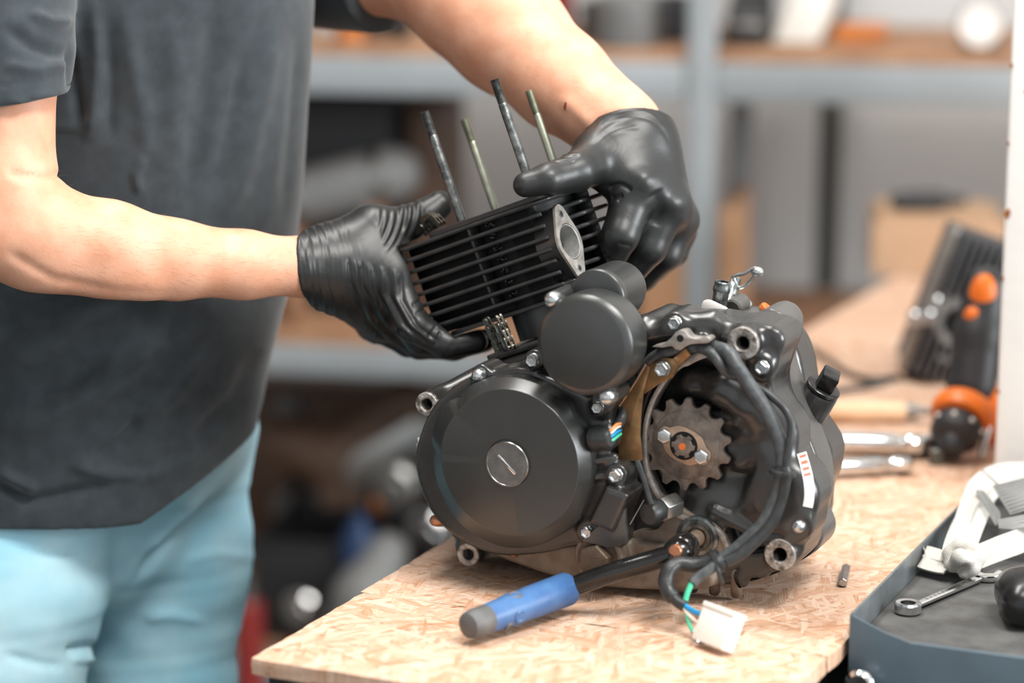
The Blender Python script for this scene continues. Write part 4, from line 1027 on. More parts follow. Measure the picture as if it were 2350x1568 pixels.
def covers():
    # large round stator cover
    y0 = -0.062; c = EXZ(1168, 1064, y0)
    Z = lambda x, y: EXZ(940 + x / 3.136, 780 + y / 3.136, y0 + 0.018)
    outer = [Z(*p) for p in [(300, 440), (210, 560), (172, 700), (192, 800), (186, 880), (222, 1060), (345, 1285), (480, 1400), (580, 1450), (690, 1490), (880, 1492), (1080, 1415), (1220, 1305), (1290, 1150), (1325, 950), (1308, 740), (1245, 620), (1200, 560), (1150, 450), (1010, 370), (940, 315), (780, 268), (600, 275), (480, 315), (410, 365), (360, 440)]]
    outer = [(p.x, p.y) for p in catmull([(a, b, 0) for a, b in outer], 5, True)]
    N = 160; R0 = 0.0645
    def inner(t):
        return R0 * (1 - 0.025 * max(0, math.cos(t - 2.45)) ** 12)
    rs = []
    ths = [2 * math.pi * k / N for k in range(N)]
    ro = [poly_radius(outer, c, t) for t in ths]; ri = [min(inner(t), o - 0.004) for t, o in zip(ths, ro)]
    for f, y in ((0, y0 + 0.034), (0, y0 + 0.0150), (0.02, y0 + 0.0135), (0.07, y0 + 0.0124), (0.92, y0 + 0.0012), (0.97, y0 + 0.0004), (1.03, y0)):
        rs.append([(c[0] + math.cos(t) * (o + (i - o) * f), y, c[1] + math.sin(t) * (o + (i - o) * f)) for t, o, i in zip(ths, ro, ri)])
    rs.append([(c[0] + math.cos(t) * 0.021, y0, c[1] + math.sin(t) * 0.021) for t in ths])
    rs.append([(c[0] + math.cos(t) * 0.0205, y0 + 0.001, c[1] + math.sin(t) * 0.0205) for t in ths])
    cov = MB().rings(rs, True, True).build('stator_cover', 'cover_black', ENGINE, sharp=24)
    cx, cz = EXZ(1164, 1068, y0)
    sl = math.radians(-43)
    cap = MB().lathe((cx, y0 + 0.0008, cz), (0, -1, 0), [(0.0203, 0), (0.0203, 0.0014), (0.0196, 0.0022), (0.0186, 0.0022), (0.0182, 0.0017), (0.001, 0.0017)], 56).build('inspection_cap', 'cap_steel', cov)
    M = Matrix.Translation((cx, y0 - 0.0012, cz)) @ Matrix.Rotation(-sl, 4, 'Y')
    MB().box((-0.0112, -0.0004, -0.0012), (0.0112, 0.0008, 0.0012), M).build('cap_slot', 'chrome', cov, bevel=0.0003)
    # round starter gear cap
    y1 = -0.068; c2 = EXZ(1337, 797, y1)
    gc = MB().lathe((c2[0], y1, c2[1]), (0, 1, 0), [(0.0005, 0), (0.0368, 0.0), (0.0378, 0.0003), (0.0420, 0.0034), (0.0432, 0.0052), (0.0436, 0.009), (0.0436, 0.036), (0.0425, 0.040)], 72).build('starter_gear_cap', 'cover_black', ENGINE, sharp=26)
    for a in (2.28, -1.15):
        p = (c2[0] + math.cos(a) * 0.0475, y1 + 0.016, c2[1] + math.sin(a) * 0.0475)
        MB().lathe((p[0], y1 + 0.012, p[2]), (0, 1, 0), [(0.0055, 0), (0.0072, 0.001), (0.0074, 0.03)], 24).build('cap_lug', 'cover_black', gc)
        MB().cyl((p[0], y1 + 0.014, p[2]), (c2[0] + math.cos(a) * 0.034, y1 + 0.02, c2[1] + math.sin(a) * 0.034), 0.0078, seg=20).build('cap_lug', 'cover_black', gc)
    bolt(1275, 687, y1 + 0.004, 0.0066, True, pos=(c2[0] + math.cos(2.28) * 0.0475, y1 + 0.0115, c2[1] + math.sin(2.28) * 0.0475))
    bolt(1390, 905, y1 + 0.004, 0.0070, True, pos=(c2[0] + math.cos(-1.15) * 0.0475, y1 + 0.0115, c2[1] + math.sin(-1.15) * 0.0475))
    # starter motor behind
    y2 = -0.030; c3 = EXZ(1368, 688, y2)
    sm = MB().lathe((c3[0], y2, c3[1]), (0, 1, 0), [(0.0005, 0), (0.0215, 0), (0.0242, 0.0006), (0.0252, 0.002), (0.0252, 0.012), (0.0250, 0.0122), (0.0250, 0.052), (0.0235, 0.058), (0.001, 0.058)], 56).build('starter_motor', 'cover_black', ENGINE, sharp=50)
    MB().lathe((c3[0], y2 + 0.0588, c3[1]), (0, 1, 0), [(0.02, -0.001), (0.02, 0.004), (0.008, 0.006)], 40).build('end_cap', 'cast_grey', sm)
    MB().box((c3[0] - 0.018, y2 + 0.02, c3[1] - 0.045), (c3[0] + 0.022, y2 + 0.055, c3[1] - 0.018)).build('motor_saddle', 'cast_black', ENGINE, bevel=0.004)
    # bolts round the cases
    bolt(1375, 936, -0.036, 0.0050, rot=0.1); bolt(1225, 828, -0.036, 0.0056); bolt(1103, 862, -0.036, 0.0060, True)
    bolt(1415, 1092, -0.036, 0.0058); bolt(1350, 1222, -0.036, 0.0052, rot=0.5); bolt(1522, 848, -0.018, 0.0062, rot=0.2)
    bolt(1551, 743, -0.004, 0.0056, rot=0.1); bolt(1750, 845, -0.004, 0.0058, rot=0.4); bolt(1836, 1207, -0.004, 0.0058, True)
    bolt(972, 1018, -0.02, 0.0052, d=(-0.75, -0.6, 0.05)); bolt(1013, 1196, -0.015, 0.0052, True, 'copper_head', d=(-0.8, -0.6, 0)); bolt(1180, 1262, -0.02, 0.0052, d=(0, -0.7, -0.7), material='copper_head')
    # grommet with the coloured leads
    g = MB().lathe(E(1376, 1008, -0.046), Vector((0.96, -0.25, 0.12)), [(0.0110, -0.006), (0.0115, 0.0), (0.0090, 0.004), (0.0086, 0.010), (0.0065, 0.0125)], 28).build('grommet', 'rubber_black', ENGINE)
    for k, (mt, dv) in enumerate((('wire_orange', -10), ('wire_white', -5), ('wire_blue', 4), ('wire_green', 13))):
        pth = catmull([E(1386, 1003 + dv * 0.5, -.047), E(1402, 1000 + dv, -.048), E(1414, 990 + dv * 1.2, -.04), E(1424, 985 + dv, -.025)], 6)
        MB().tube(pth, 0.0016, 8).build('lead_wire', mt, ENGINE)
covers()

def chain_side():
    # bronze coloured chain guard
    ya = -0.017
    g1 = PX([(1420, 935), (1452, 892), (1480, 840), (1492, 846), (1476, 905), (1470, 960), (1468, 1000), (1474, 1060), (1420, 1062), (1416, 985)], ya)
    guard = MB().prism(round_poly(g1, 0.0015, 3), lambda p, y: (p[0], y, p[1]), ya, ya + 0.0026).build('chain_guard', 'bronze', ENGINE, bevel=0.0004)
    g2 = PX([(1487, 838), (1500, 836), (1520, 824), (1545, 826), (1562, 818), (1556, 842), (1544, 868), (1510, 885), (1470, 912)], ya + 0.001)
    MB().prism(round_poly(g2, 0.0012, 3), lambda p, y: (p[0], y, p[1]), ya + 0.002, ya + 0.0046).build('guard_tab', 'bronze', guard, bevel=0.0004)
    a, b, c, d = E(1545, 824, ya - .0005), E(1572, 803, ya - .006), E(1584, 818, ya - .004), E(1556, 846, ya + .001)
    m = MB(); q = [Vector(t) for t in (a, b, c, d)]; m.add(q + [t + Vector((0, .0026, .0006)) for t in q], [(0, 1, 2, 3), (4, 5, 6, 7), (0, 1, 5, 4), (1, 2, 6, 5), (2, 3, 7, 6), (3, 0, 4, 7)]); m.build('guard_lip', 'bronze', guard, bevel=0.0004)
    # bright flanged edge
    rib = catmull([E(u, v, ya - .0006) for u, v in [(1482, 838), (1452, 888), (1421, 934)]], 6); MB().tube(rib, 0.0009, 6).build('guard_edge', 'plate_steel', guard)
    # bare bracket
    br = PX([(1496, 798), (1520, 792), (1540, 778), (1552, 764), (1570, 762), (1582, 776), (1604, 780), (1622, 776), (1630, 784), (1622, 790), (1588, 792), (1570, 800), (1562, 806), (1550, 804), (1540, 797), (1520, 800)], -0.024)
    o = MB(); br2 = smooth_poly(br, 3); hc = EXZ(1561, 779, -.024)
    o.prism(br2, lambda p, y: (p[0], y, p[1]), -0.024, -0.010).build('cable_bracket', 'bare_alloy', ENGINE, bevel=0.0008)
    MB().lathe((hc[0], -0.0243, hc[1]), (0, 1, 0), [(0.0032, 0), (0.0028, 0.0002)], 20).build('bracket_hole', 'dark_hole', ENGINE)
    # sprocket
    ys = -0.004; c = EXZ(1573, 1023, ys); NT = 14; Ro, Rr = 0.0412, 0.0345; pts = []
    for k in range(NT):
        a0 = 2 * math.pi * k / NT + 0.19; st = 2 * math.pi / NT
        for fr, rr in ((-0.5, Rr - 0.0004), (-0.40, Rr), (-0.30, Rr + 0.0012), (-0.22, Rr + 0.0034), (-0.17, Ro - 0.0012), (-0.10, Ro), (0.10, Ro), (0.17, Ro - 0.0012), (0.22, Rr + 0.0034), (0.30, Rr + 0.0012), (0.40, Rr)):
            pts.append((c[0] + rr * math.cos(a0 + fr * st), c[1] + rr * math.sin(a0 + fr * st)))
    spr = MB().prism(pts, lambda p, y: (p[0], y, p[1]), ys, ys + 0.0062).build('sprocket', 'sprocket_steel', ENGINE, bevel=0.0009)
    MB().lathe((c[0], ys + 0.0002, c[1]), (0, -1, 0), [(0.0305, 0), (0.0305, 0.0006), (0.0292, 0.0014), (0.001, 0.0014)], 64).build('sprocket_hub', 'sprocket_steel', spr)
    # retainer plate with two bolts
    rp = []
    ax = math.radians(-24)
    for k in range(48):
        t = 2 * math.pi * k / 48
        x = 0.0255 * math.cos(t); z = (0.0155 if abs(math.cos(t)) < 0.75 else 0.0155) * math.sin(t)
        w = 1.0 - 0.28 * math.exp(-((abs(math.cos(t)) - 0.72) / 0.14) ** 2)
        rp.append((c[0] + (x * math.cos(ax) - z * w * math.sin(ax)), c[1] + (x * math.sin(ax) + z * w * math.cos(ax))))
    ret = MB().prism(rp, lambda p, y: (p[0], y, p[1]), ys - 0.0042, ys - 0.0013).build('retainer_plate', 'plate_steel', spr, bevel=0.0006)
    for s in (-1, 1):
        p = (c[0] + s * 0.0185 * math.cos(ax), ys - 0.0042, c[1] + s * 0.0185 * math.sin(ax))
        b = MB(); b.lathe(p, (0, -1, 0), [(0.0068, -0.001), (0.0068, 0.0042), (0.0060, 0.0052), (0.003, 0.0053)], 6, ang0=0.5); b.build('retainer_bolt', 'zinc', spr, bevel=0.0003)
    # splined shaft end
    sp = []
    for k in range(6):
        for fr, rr in ((-0.36, 0.0085), (-0.3, 0.0106), (0.1, 0.0106), (0.16, 0.0085)):
            a = (k + fr) * math.pi / 3; sp.append((c[0] + rr * math.cos(a), c[1] + rr * math.sin(a)))
    MB().lathe((c[0], ys - 0.0046, c[1]), (0, 1, 0), [(0.0125, 0), (0.0125, 0.002)], 32).build('spline_recess', 'dark_hole', spr)
    MB().prism(sp, lambda p, y: (p[0], y, p[1]), ys - 0.0075, ys + 0.004).build('output_shaft', 'sprocket_steel', ENGINE, bevel=0.0006)
    MB().lathe((c[0], ys - 0.0077, c[1]), (0, 1, 0), [(0.0032, 0), (0.0012, 0.0001)], 20).build('shaft_centre', 'rust_orange', ENGINE)
    # selector shaft with seal
    yl = -0.008; s = EXZ(1600, 1236, yl)
    MB().lathe((s[0], yl + 0.002, s[1]), (0, -1, 0), [(0.019, -0.002), (0.019, 0.003), (0.0165, 0.004), (0.0160, 0.002), (0.0125, 0.002), (0.0120, 0.0035), (0.0090, 0.0030), (0.0085, -0.001)], 48, closed=True).build('shaft_seal', 'stud_steel', ENGINE)
    MB().lathe((s[0], yl + 0.003, s[1]), (0, -1, 0), [(0.0145, 0.0), (0.0145, 0.0005), (0.0088, 0.0006)], 40).build('seal_lip', 'rubber_black', ENGINE)
    MB().cyl((s[0], yl + 0.004, s[1]), (s[0], -0.052, s[1]), 0.0072, seg=28, bev=0.0006).build('selector_shaft', 'plate_steel', ENGINE)
    # gear lever
    sp3 = Vector((s[0], -0.044, s[1])); lv = MB()
    lv.lathe((s[0], -0.036, s[1]), (0, -1, 0), [(0.0075, 0.0), (0.0125, 0.0), (0.0128, 0.001), (0.0128, 0.017), (0.0120, 0.018), (0.0075, 0.018)], 32, closed=True)
    lever = lv.build('gear_lever', 'gloss_lever', ENGINE)
    e0 = Vector(E(1570, 1268, -.05)); e1 = Vector(E(1500, 1288, -.058)); e2 = Vector(E(1400, 1318, -.072)); e3 = Vector(E(1296, 1356, -.078)); e4 = ENGINE_INV @ at_height(1072, 1440, TABLE_Z + 0.0160)
    MB().tube(catmull([sp3 + Vector((-0.004, -.002, -.006)), e0, e1, e2, e3, e3 + (e4 - e3) * 0.3], 8), lambda t: 0.0095 if t < 0.25 else 0.0088, 18).build('lever_arm', 'gloss_lever', lever)
    cb = Vector(E(1549, 1268, -.062)); MB().lathe(cb, Vector((-0.12, -1, 0.1)), [(0.0060, -0.012), (0.0060, 0.0), (0.0054, 0.0008), (0.001, 0.001)], 24).build('clamp_bolt', 'copper_head', lever)
    MB().ball(Vector(E(1556, 1272, -.052)), 0.0125, 20, 12, (1.1, 0.9, 1)).build('clamp', 'gloss_lever', lever)
    # blue rubber grip
    ax_ = (e4 - e3).normalized(); a0 = e3 + ax_ * -0.004; Lg = (e4 - a0).length
    grip_z = lambda t: 0
    pr = [(0.0105, 0.0), (0.0138, 0.0004), (0.0145, 0.002), (0.0142, Lg * 0.35), (0.0135, Lg * 0.5), (0.0142, Lg * 0.56), (0.0130, Lg * 0.66), (0.0122, Lg * 0.82)]
    MB().lathe(a0, ax_, pr + [(0.0105, Lg * 0.83)], 36).build('rubber_grip', 'blue_rubber', lever)
    MB().lathe(a0 + ax_ * (Lg * 0.8), ax_, [(0.0118, 0), (0.0124, 0.002), (0.0124, Lg * 0.14), (0.0108, Lg * 0.19), (0.006, Lg * 0.215), (0.0005, Lg * 0.22)], 36).build('grip_tip', 'grey_rubber', lever)
    side = ax_.cross(Vector((0, 0, 1))).normalized(); upg = side.cross(ax_)
    for t, rr, off, mt in ((0.55, 0.0058, (-0.2, 1.0), 'grey_rubber'), (0.6, 0.006, (-1, -0.15), 'blue_rubber'), (0.68, 0.0045, (-0.75, -0.7), 'grey_rubber')):
        dd = (side * -off[0] * -1 + upg * off[1]).normalized(); p = a0 + ax_ * (Lg * t) + dd * 0.0118
        MB().lathe(p, dd, [(rr, -0.004), (rr, 0.0016), (rr * 0.8, 0.0024), (rr * 0.6, 0.0018), (rr * 0.1, 0.0018)], 20).build('grip_stud', mt, lever)
    for dx in (-0.3, 0.35):
        p = a0 + ax_ * (Lg * 1.0) + side * 0.004 * dx * 2 + upg * (0.002 + dx * 0.004)
        MB().ball(p, 0.0018, 10, 8).build('tip_slot', 'dark_hole', lever)
    # neutral switch: rubber cap, hex and lead
    n0 = Vector(E(1500, 1178, -.034)); dn = Vector((-0.35, -0.93, -0.05)).normalized()
    MB().lathe(n0 + dn * -0.008, dn, [(0.0115, -0.02), (0.0115, 0.0)], 6, ang0=0.4).build('switch_hex', 'brushed_steel', ENGINE, bevel=0.0008)
    MB().lathe(n0, dn, [(0.0085, -0.008), (0.0098, -0.004), (0.0098, 0.006), (0.0088, 0.008), (0.001, 0.0085)], 28).build('switch_cap', 'rubber_black', ENGINE)
    MB().tube(catmull([E(1462, 1060, -.03), E(1478, 1105, -.034), E(1488, 1140, -.042), E(1496, 1162, -.046)], 6), 0.0026, 8).build('switch_lead', 'rubber_black', ENGINE)
    # black sheet bracket below the cover with a fine wire
    pb = PX([(1340, 1240), (1438, 1150), (1444, 1246), (1400, 1256)], -.036); MB().prism(pb, lambda p, y: (p[0], y, p[1]), -.042, -.036).build('stay_plate', 'cast_grey', ENGINE, bevel=0.001)
    MB().cyl(E(1446, 1206, -.044), E(1478, 1150, -.04), 0.0004, seg=6).build('stray_wire', 'zinc', ENGINE)
chain_side()

def harness():
    H = empty('wiring_harness', (0, 0, 0)); H.parent = ENGINE; H['label'] = 'grey sleeved wiring looms hanging over the sprocket bay'
    p1 = [(1640, 800, -.012), (1672, 812, -.022), (1690, 842, -.026), (1722, 890, -.026), (1758, 945, -.028), (1786, 1005, -.03), (1796, 1050, -.032), (1792, 1090, -.034), (1776, 1150, -.036), (1750, 1202, -.04), (1706, 1246, -.046), (1668, 1276, -.052), (1640, 1294, -.056)]
    MB().tube(catmull([E(*p) for p in p1], 8), lambda t: 0.0062 if t < 0.55 else 0.0052, 16).build('loom_sleeve', 'sleeve_grey', H)
    p2 = [(1470, 858, -.008), (1500, 822, -.012), (1545, 806, -.014), (1600, 800, -.014), (1632, 812, -.02), (1652, 836, -.024), (1668, 856, -.02), (1690, 860, -.014)]
    MB().tube(catmull([E(*p) for p in p2], 8), 0.0048, 14).build('loom_sleeve', 'sleeve_grey', H)
    p3 = [(1735, 888, -.012), (1770, 912, -.02), (1800, 940, -.026), (1816, 975, -.03), (1812, 1020, -.034), (1804, 1060, -.036), (1802, 1100, -.036), (1792, 1150, -.036), (1772, 1200, -.04), (1738, 1240, -.046), (1700, 1275, -.054), (1668, 1292, -.058)]
    MB().tube(catmull([E(*p) for p in p3], 8), lambda t: 0.0036 if t < 0.5 else 0.0050, 12).build('loom_sleeve', 'rubber_black', H)
    p3b = [(1470, 862, -.006), (1440, 910, -.01), (1428, 960, -.016), (1412, 985, -.03)]
    MB().tube(catmull([E(*p) for p in p3b], 8), 0.005, 12).build('loom_sleeve', 'rubber_black', H)
    # cable ties
    def tie(u, v, y, d, r, tail=None):
        p = Vector(E(u, v, y)); MB().lathe(p, d, [(r, -0.0022), (r + 0.0009, -0.0018), (r + 0.0009, 0.0018), (r, 0.0022)], 24).build('cable_tie', 'rubber_black', H)
        MB().box((-0.003, -0.003, -0.002), (0.003, 0.003, 0.002), Matrix.Translation(p + Vector((0.006, -r * 0.8, 0)))).build('tie_head', 'rubber_black', H, bevel=0.0005)
        if tail: MB().tube(catmull([E(*t) for t in tail], 5), 0.0022, 8, flat=0.45).build('tie_tail', 'rubber_black', H)
    tie(1796, 1086, -.034, Vector((-0.1, 0, -1)), 0.0102)
    tie(1648, 1290, -.056, Vector((-0.8, -0.2, -0.4)), 0.0095, [(1646, 1298, -.066), (1650, 1318, -.066), (1658, 1342, -.06)])
    # split end of the sleeves with leads
    p4 = [(1648, 1290, -.056), (1600, 1300, -.058), (1560, 1296, -.064), (1538, 1308, -.072), (1528, 1335, -.078), (1536, 1362, -.082), (1556, 1384, -.086), (1572, 1394, -.088)]
    MB().tube(catmull([E(*p) for p in p4], 8), lambda t: 0.0066 if t < 0.8 else 0.005, 14).build('loom_sleeve', 'rubber_black', H)
    p5 = [(1660, 1284, -.058), (1628, 1310, -.066), (1600, 1330, -.072), (1588, 1342, -.076)]
    MB().tube(catmull([E(*p) for p in p5], 8), 0.0046, 12).build('loom_sleeve', 'sleeve_grey', H)
    def lead(pts, mt, r=0.0019): MB().tube(catmull([E(*p) for p in pts], 8), r, 8).build('lead_wire', mt, H)
    lead([(1588, 1340, -.076), (1578, 1362, -.082), (1572, 1384, -.086)], 'wire_green', 0.0024)
    lead([(1566, 1388, -.087), (1586, 1402, -.092), (1608, 1412, -.098), (1634, 1413, -.104)], 'wire_blue', 0.0023)
    lead([(1564, 1394, -.087), (1580, 1412, -.092), (1604, 1428, -.098), (1630, 1438, -.104)], 'wire_orange')
    lead([(1568, 1396, -.088), (1584, 1416, -.094), (1606, 1434, -.1), (1624, 1444, -.104)], 'wire_white')
    lead([(1570, 1394, -.087), (1576, 1414, -.092), (1582, 1436, -.096), (1592, 1456, -.1)], 'wire_green', 0.0017)
    MB().tube(catmull([E(1590, 1452, -.1), E(1602, 1474, -.105), E(1618, 1494, -.108)], 5), 0.0022, 8, flat=0.6).build('spade_terminal', 'zinc', H)
    # white connector block: a real box resting on the bench
    a = ENGINE_INV @ at_height(1612, 1476, TABLE_Z); b = ENGINE_INV @ at_height(1682, 1504, TABLE_Z)
    x = (b - a).normalized(); L_ = (b - a).length
    yb = Vector((-x.y, x.x, 0)); zt = (Vector((0, 0, 1)) * 0.9 + yb * 0.44).normalized()
    yy = zt.cross(x)
    M = Matrix((x, -yy, zt)).transposed().to_4x4(); M.translation = a
    H_ = 0.0325
    b_ = MB(); b_.box((0, 0, 0), (L_, 0.014, H_ * 0.86), M); con = b_.build('connector_block', 'white_plastic', H, bevel=0.0012)
    MB().box((-0.0006, -0.0008, H_ * 0.861), (L_ + 0.0006, 0.0148, H_), M).build('connector_collar', 'white_plastic', H, bevel=0.001)
harness()

def top_fittings():
    # breather spigot on its pale pad
    b = Vector(E(1642, 706, .05)); d = Vector((0.14, 0.02, 1)).normalized()
    MB().prism(round_poly(PX([(1606, 722), (1612, 692), (1626, 692), (1668, 712), (1664, 724)], .05), 0.003, 3), lambda p, y: (p[0], y, p[1]), .05, .056).build('breather_pad', 'label_white', ENGINE, bevel=0.0008)
    base = Vector(E(1650, 705, .066))
    MB().lathe(base, d, [(0.0068, -0.01), (0.0068, 0.012), (0.0076, 0.0135), (0.0078, 0.016), (0.0070, 0.018), (0.0070, 0.0215), (0.0062, 0.0225), (0.0052, 0.0222), (0.0050, 0.01)], 32, cap1=True).build('breather_spigot', 'stud_steel', ENGINE)
    # clutch release arm with a wire clip
    a = Vector(E(1672, 706, .09)); c = Vector(E(1690, 640, .11))
    MB().tube(catmull([a, a.lerp(c, 0.5), c], 6), 0.0052, 12, flat=0.6).build('release_arm', 'stud_steel', ENGINE)
    clip = catmull([E(u, v, .104) for u, v in [(1742, 622), (1730, 618), (1708, 630), (1690, 634), (1684, 640), (1692, 660), (1702, 662), (1718, 652), (1734, 634), (1742, 626)]], 6)
    MB().tube(clip, 0.0016, 8).build('wire_clip', 'zinc', ENGINE)
    MB().ball(Vector(E(1738, 626, .104)), 0.0052, 14, 10, (1.1, 1, 0.9)).build('clip_nipple', 'zinc', ENGINE)
    MB().cyl(E(1680, 712, .08), E(1704, 694, .10), 0.0085, seg=24, bev=0.0015).build('release_boss', 'cast_grey', ENGINE)
    MB().lathe(E(1704, 700, .10), Vector((0.4, -0.2, 0.9)), [(0.008, 0), (0.008, 0.003), (0.005, 0.005)], 24).build('release_cap', 'zinc', ENGINE)
    MB().cyl(E(1752, 716, .1), E(1762, 706, .1), 0.006, seg=18, bev=0.001).build('level_plug', 'rust_orange', ENGINE)
    # oil filler cap on its spout, right
    s0b = Vector(E(1862, 938, .108)); s1 = Vector(E(1902, 872, .104)); d = (s1 - s0b).normalized()
    MB().lathe(s0b - d * 0.014, d, [(0.0165, 0), (0.0165, 0.012), (0.0160, 0.032), (0.0150, 0.034)], 40).build('filler_spout', 'cast_black', ENGINE)
    MB().lathe(s0b + d * 0.0205, d, [(0.0150, 0), (0.0158, 0.0008), (0.0158, 0.0034), (0.0148, 0.0042), (0.0085, 0.0044)], 40).build('filler_cap', 'gloss_black', ENGINE)
    m = MB(); M = d.to_track_quat('Z', 'Y').to_matrix().to_4x4(); M.translation = s0b + d * 0.0246
    m.box((-0.0105, -0.0078, 0), (0.0105, 0.0078, 0.0155), M @ Matrix.Rotation(0.5, 4, 'Z')); m.build('filler_grip', 'gloss_black', ENGINE, bevel=0.0016)
    # warning label laid on the cast surface
    from mathutils.bvhtree import BVHTree
    me = [o for o in ENGINE.children if o.name.startswith('crankcase')]
    trees = [BVHTree.FromPolygons([q.co for q in o.data.vertices], [tuple(f.vertices) for f in o.data.polygons]) for o in me]
    eye = ENGINE_INV @ CAM; R3 = ENGINE_INV.to_3x3()
    def hit(u, v, off):
        dr = (R3 @ ray(u, v)).normalized(); best = None
        for t in trees:
            p, n_, i_, ds = t.ray_cast(eye, dr)
            if p is not None and (best is None or ds < best[2]): best = (p, n_, ds)
        return best[0] + best[1] * off
    path = catmull([(1838, 1042, 0), (1848, 1076, 0), (1855, 1108, 0), (1857, 1140, 0), (1853, 1166, 0)], 5); w_ = 11
    def strip(name, i0, i1, s0, s1, off, material, parent):
        vs = []; fs = []; n_ = i1 - i0 + 1
        for i in range(i0, i1 + 1):
            t = (path[min(i + 1, len(path) - 1)] - path[max(i - 1, 0)]).normalized(); sd = Vector((-t.y, t.x, 0))
            if sd.x < 0: sd = -sd
            for k in range(4):
                s_ = s0 + (s1 - s0) * k / 3; q = path[i] + sd * (s_ * w_); vs.append(hit(q.x, q.y, off))
        for i in range(n_ - 1):
            for k in range(3): fs.append((i * 4 + k, i * 4 + k + 1, (i + 1) * 4 + k + 1, (i + 1) * 4 + k))
        return MB().add(vs, fs).build(name, material, parent)
    lab = strip('warning_label', 0, len(path) - 1, -1, 1, 0.0007, 'label_white', ENGINE)
    for k in range(4): strip('label_print', 1 + 2 * k, 2 + 2 * k, -0.7, 0.6, 0.0012, 'label_red', lab)
top_fittings()

def cylinder_base():
    # plate that the barrel will sit on, neck below it, studs and timing chain
    pl = round_poly([(-0.117, 0.0), (-0.010, 0.0), (-0.010, 0.108), (-0.117, 0.108)], 0.006)
    def ringplate(poly, c, ri, a0, a1):
        ths = sorted(set([2 * math.pi * k / 90 for k in range(90)] + [math.atan2(p[1] - c[1], p[0] - c[0]) % (2 * math.pi) for p in poly]))
        o = [(c[0] + math.cos(t) * poly_radius(poly, c, t), c[1] + math.sin(t) * poly_radius(poly, c, t)) for t in ths]; i = [(c[0] + math.cos(t) * ri, c[1] + math.sin(t) * ri) for t in ths]
        return [[(x, y, a0) for x, y in o], [(x, y, a1) for x, y in o], [(x, y, a1) for x, y in i], [(x, y, a0) for x, y in i]]
    BC = (-0.068, 0.052)
    MB().rings(ringplate(pl, BC, 0.0345, -0.1240, -0.1180), closed=True).build('cylinder_base', 'cast_black', ENGINE, xf=B2E, bevel=0.0006, bang=50)
    nk = round_poly([(-0.110, 0.008), (-0.02, 0.008), (-0.02, 0.1), (-0.110, 0.1)], 0.008)
    MB().prism(nk, lambda p, a: (p[0], p[1], a), -0.168, -0.1242).build('cylinder_neck', 'cast_black', ENGINE, xf=B2E, bevel=0.003)
    MB().box((-0.112, 0.004, -0.137), (-0.02, 0.009, -0.1335)).build('base_gasket', 'bare_alloy', ENGINE, xf=B2E)
    for f, d, top, mt, r in ((-0.105, .02, .109, 'stud_steel', .0042), (-0.108, .085, .0947, 'stud_zinc', .0037), (-0.0243, .02, .113, 'stud_steel', .0042), (-0.0327, .085, .0975, 'stud_zinc', .0037)):
        pr = [(r, 0.0052), (r, top - 0.024), (r * 0.9, top - 0.0225)]
        h = top - 0.022
        while h < top - 0.001:
            pr += [(r * 0.82, h), (r * 1.03, h + 0.0007)]; h += 0.0014
        pr += [(r * 0.8, top)]
        st = MB().lathe((f, d, 0), (0, 0, 1), pr, 22).build('cylinder_stud', mt, ENGINE, xf=B2E, sharp=35)
        MB().lathe((f, d, 0), (0, 0, 1), [(r, -0.1178), (r, -0.0930)], 22).build('stud_shank', mt, ENGINE, xf=B2E, sharp=80)
    # timing chain: two strands through the tunnel with a loop on top
    C = empty('timing_chain', (0, 0, 0)); C.parent = ENGINE; C['label'] = 'fine steel timing chain'
    key = [(-0.084, -.0035, -0.1165), (-0.085, -.0035, -0.100), (-0.087, -.0035, -0.084), (-0.112, .020, -0.05), (-0.128, .026, -0.01), (-0.128, .020, 0.010), (-0.136, .022, 0.019), (-0.146, .024, 0.017), (-0.149, .026, 0.009), (-0.149, .040, -0.004), (-0.142, .042, -0.03), (-0.130, .042, -0.07), (-0.100, -.0035, -0.084), (-0.098, -.0035, -0.100), (-0.097, -.0035, -0.1165)]
    path = catmull([Vector(k) for k in key], 24); pitch = 0.0066; pts = [path[0]]; acc = 0
    for i in range(1, len(path)):
        if (path[i] - pts[-1]).length >= pitch: pts.append(path[i])
    m = MB()
    sh = []
    for k in range(20):
        t = 2 * math.pi * k / 20; sh.append((0.0034 * math.cos(t) + (0.0033 if math.cos(t) > 0 else -0.0033), 0.0030 * math.sin(t) * (0.8 + 0.2 * abs(math.cos(t)))))
    def link_mesh(ws):
        m = MB()
        for w in ws: m.prism(sh, lambda p, a: (p[0], a, p[1]), w, w + 0.0009)
        for s in (-1, 1): m.cyl((s * 0.0033, ws[0] - 0.0005, 0), (s * 0.0033, ws[-1] + 0.0014, 0), 0.0012, seg=8)
        return m.mesh('link')
    meshes = [link_mesh([-0.0042, -0.0006, 0.0032]), link_mesh([-0.0028, -0.0018, 0.0008, 0.0018])]
    for me in meshes: me.materials.append(MATS['chain_steel'])
    R3 = B2E.to_3x3()
    for i in range(len(pts) - 1):
        za = (pts[i].z + pts[i + 1].z) / 2
        if -0.0875 < za < 0.0090: continue          # hidden inside the barrel
        t = (pts[i + 1] - pts[i]).normalized(); y = Vector((0.9 if i < 20 else 0.3, 1, 0)); y = (y - t * y.dot(t)).normalized(); z = t.cross(y)
        M = Matrix((t, y, z)).transposed().to_4x4(); M.translation = (pts[i] + pts[i + 1]) / 2
        o = bpy.data.objects.new('link', meshes[i % 2]); COL.objects.link(o); o.parent = C; o.matrix_local = B2E @ M
cylinder_base()
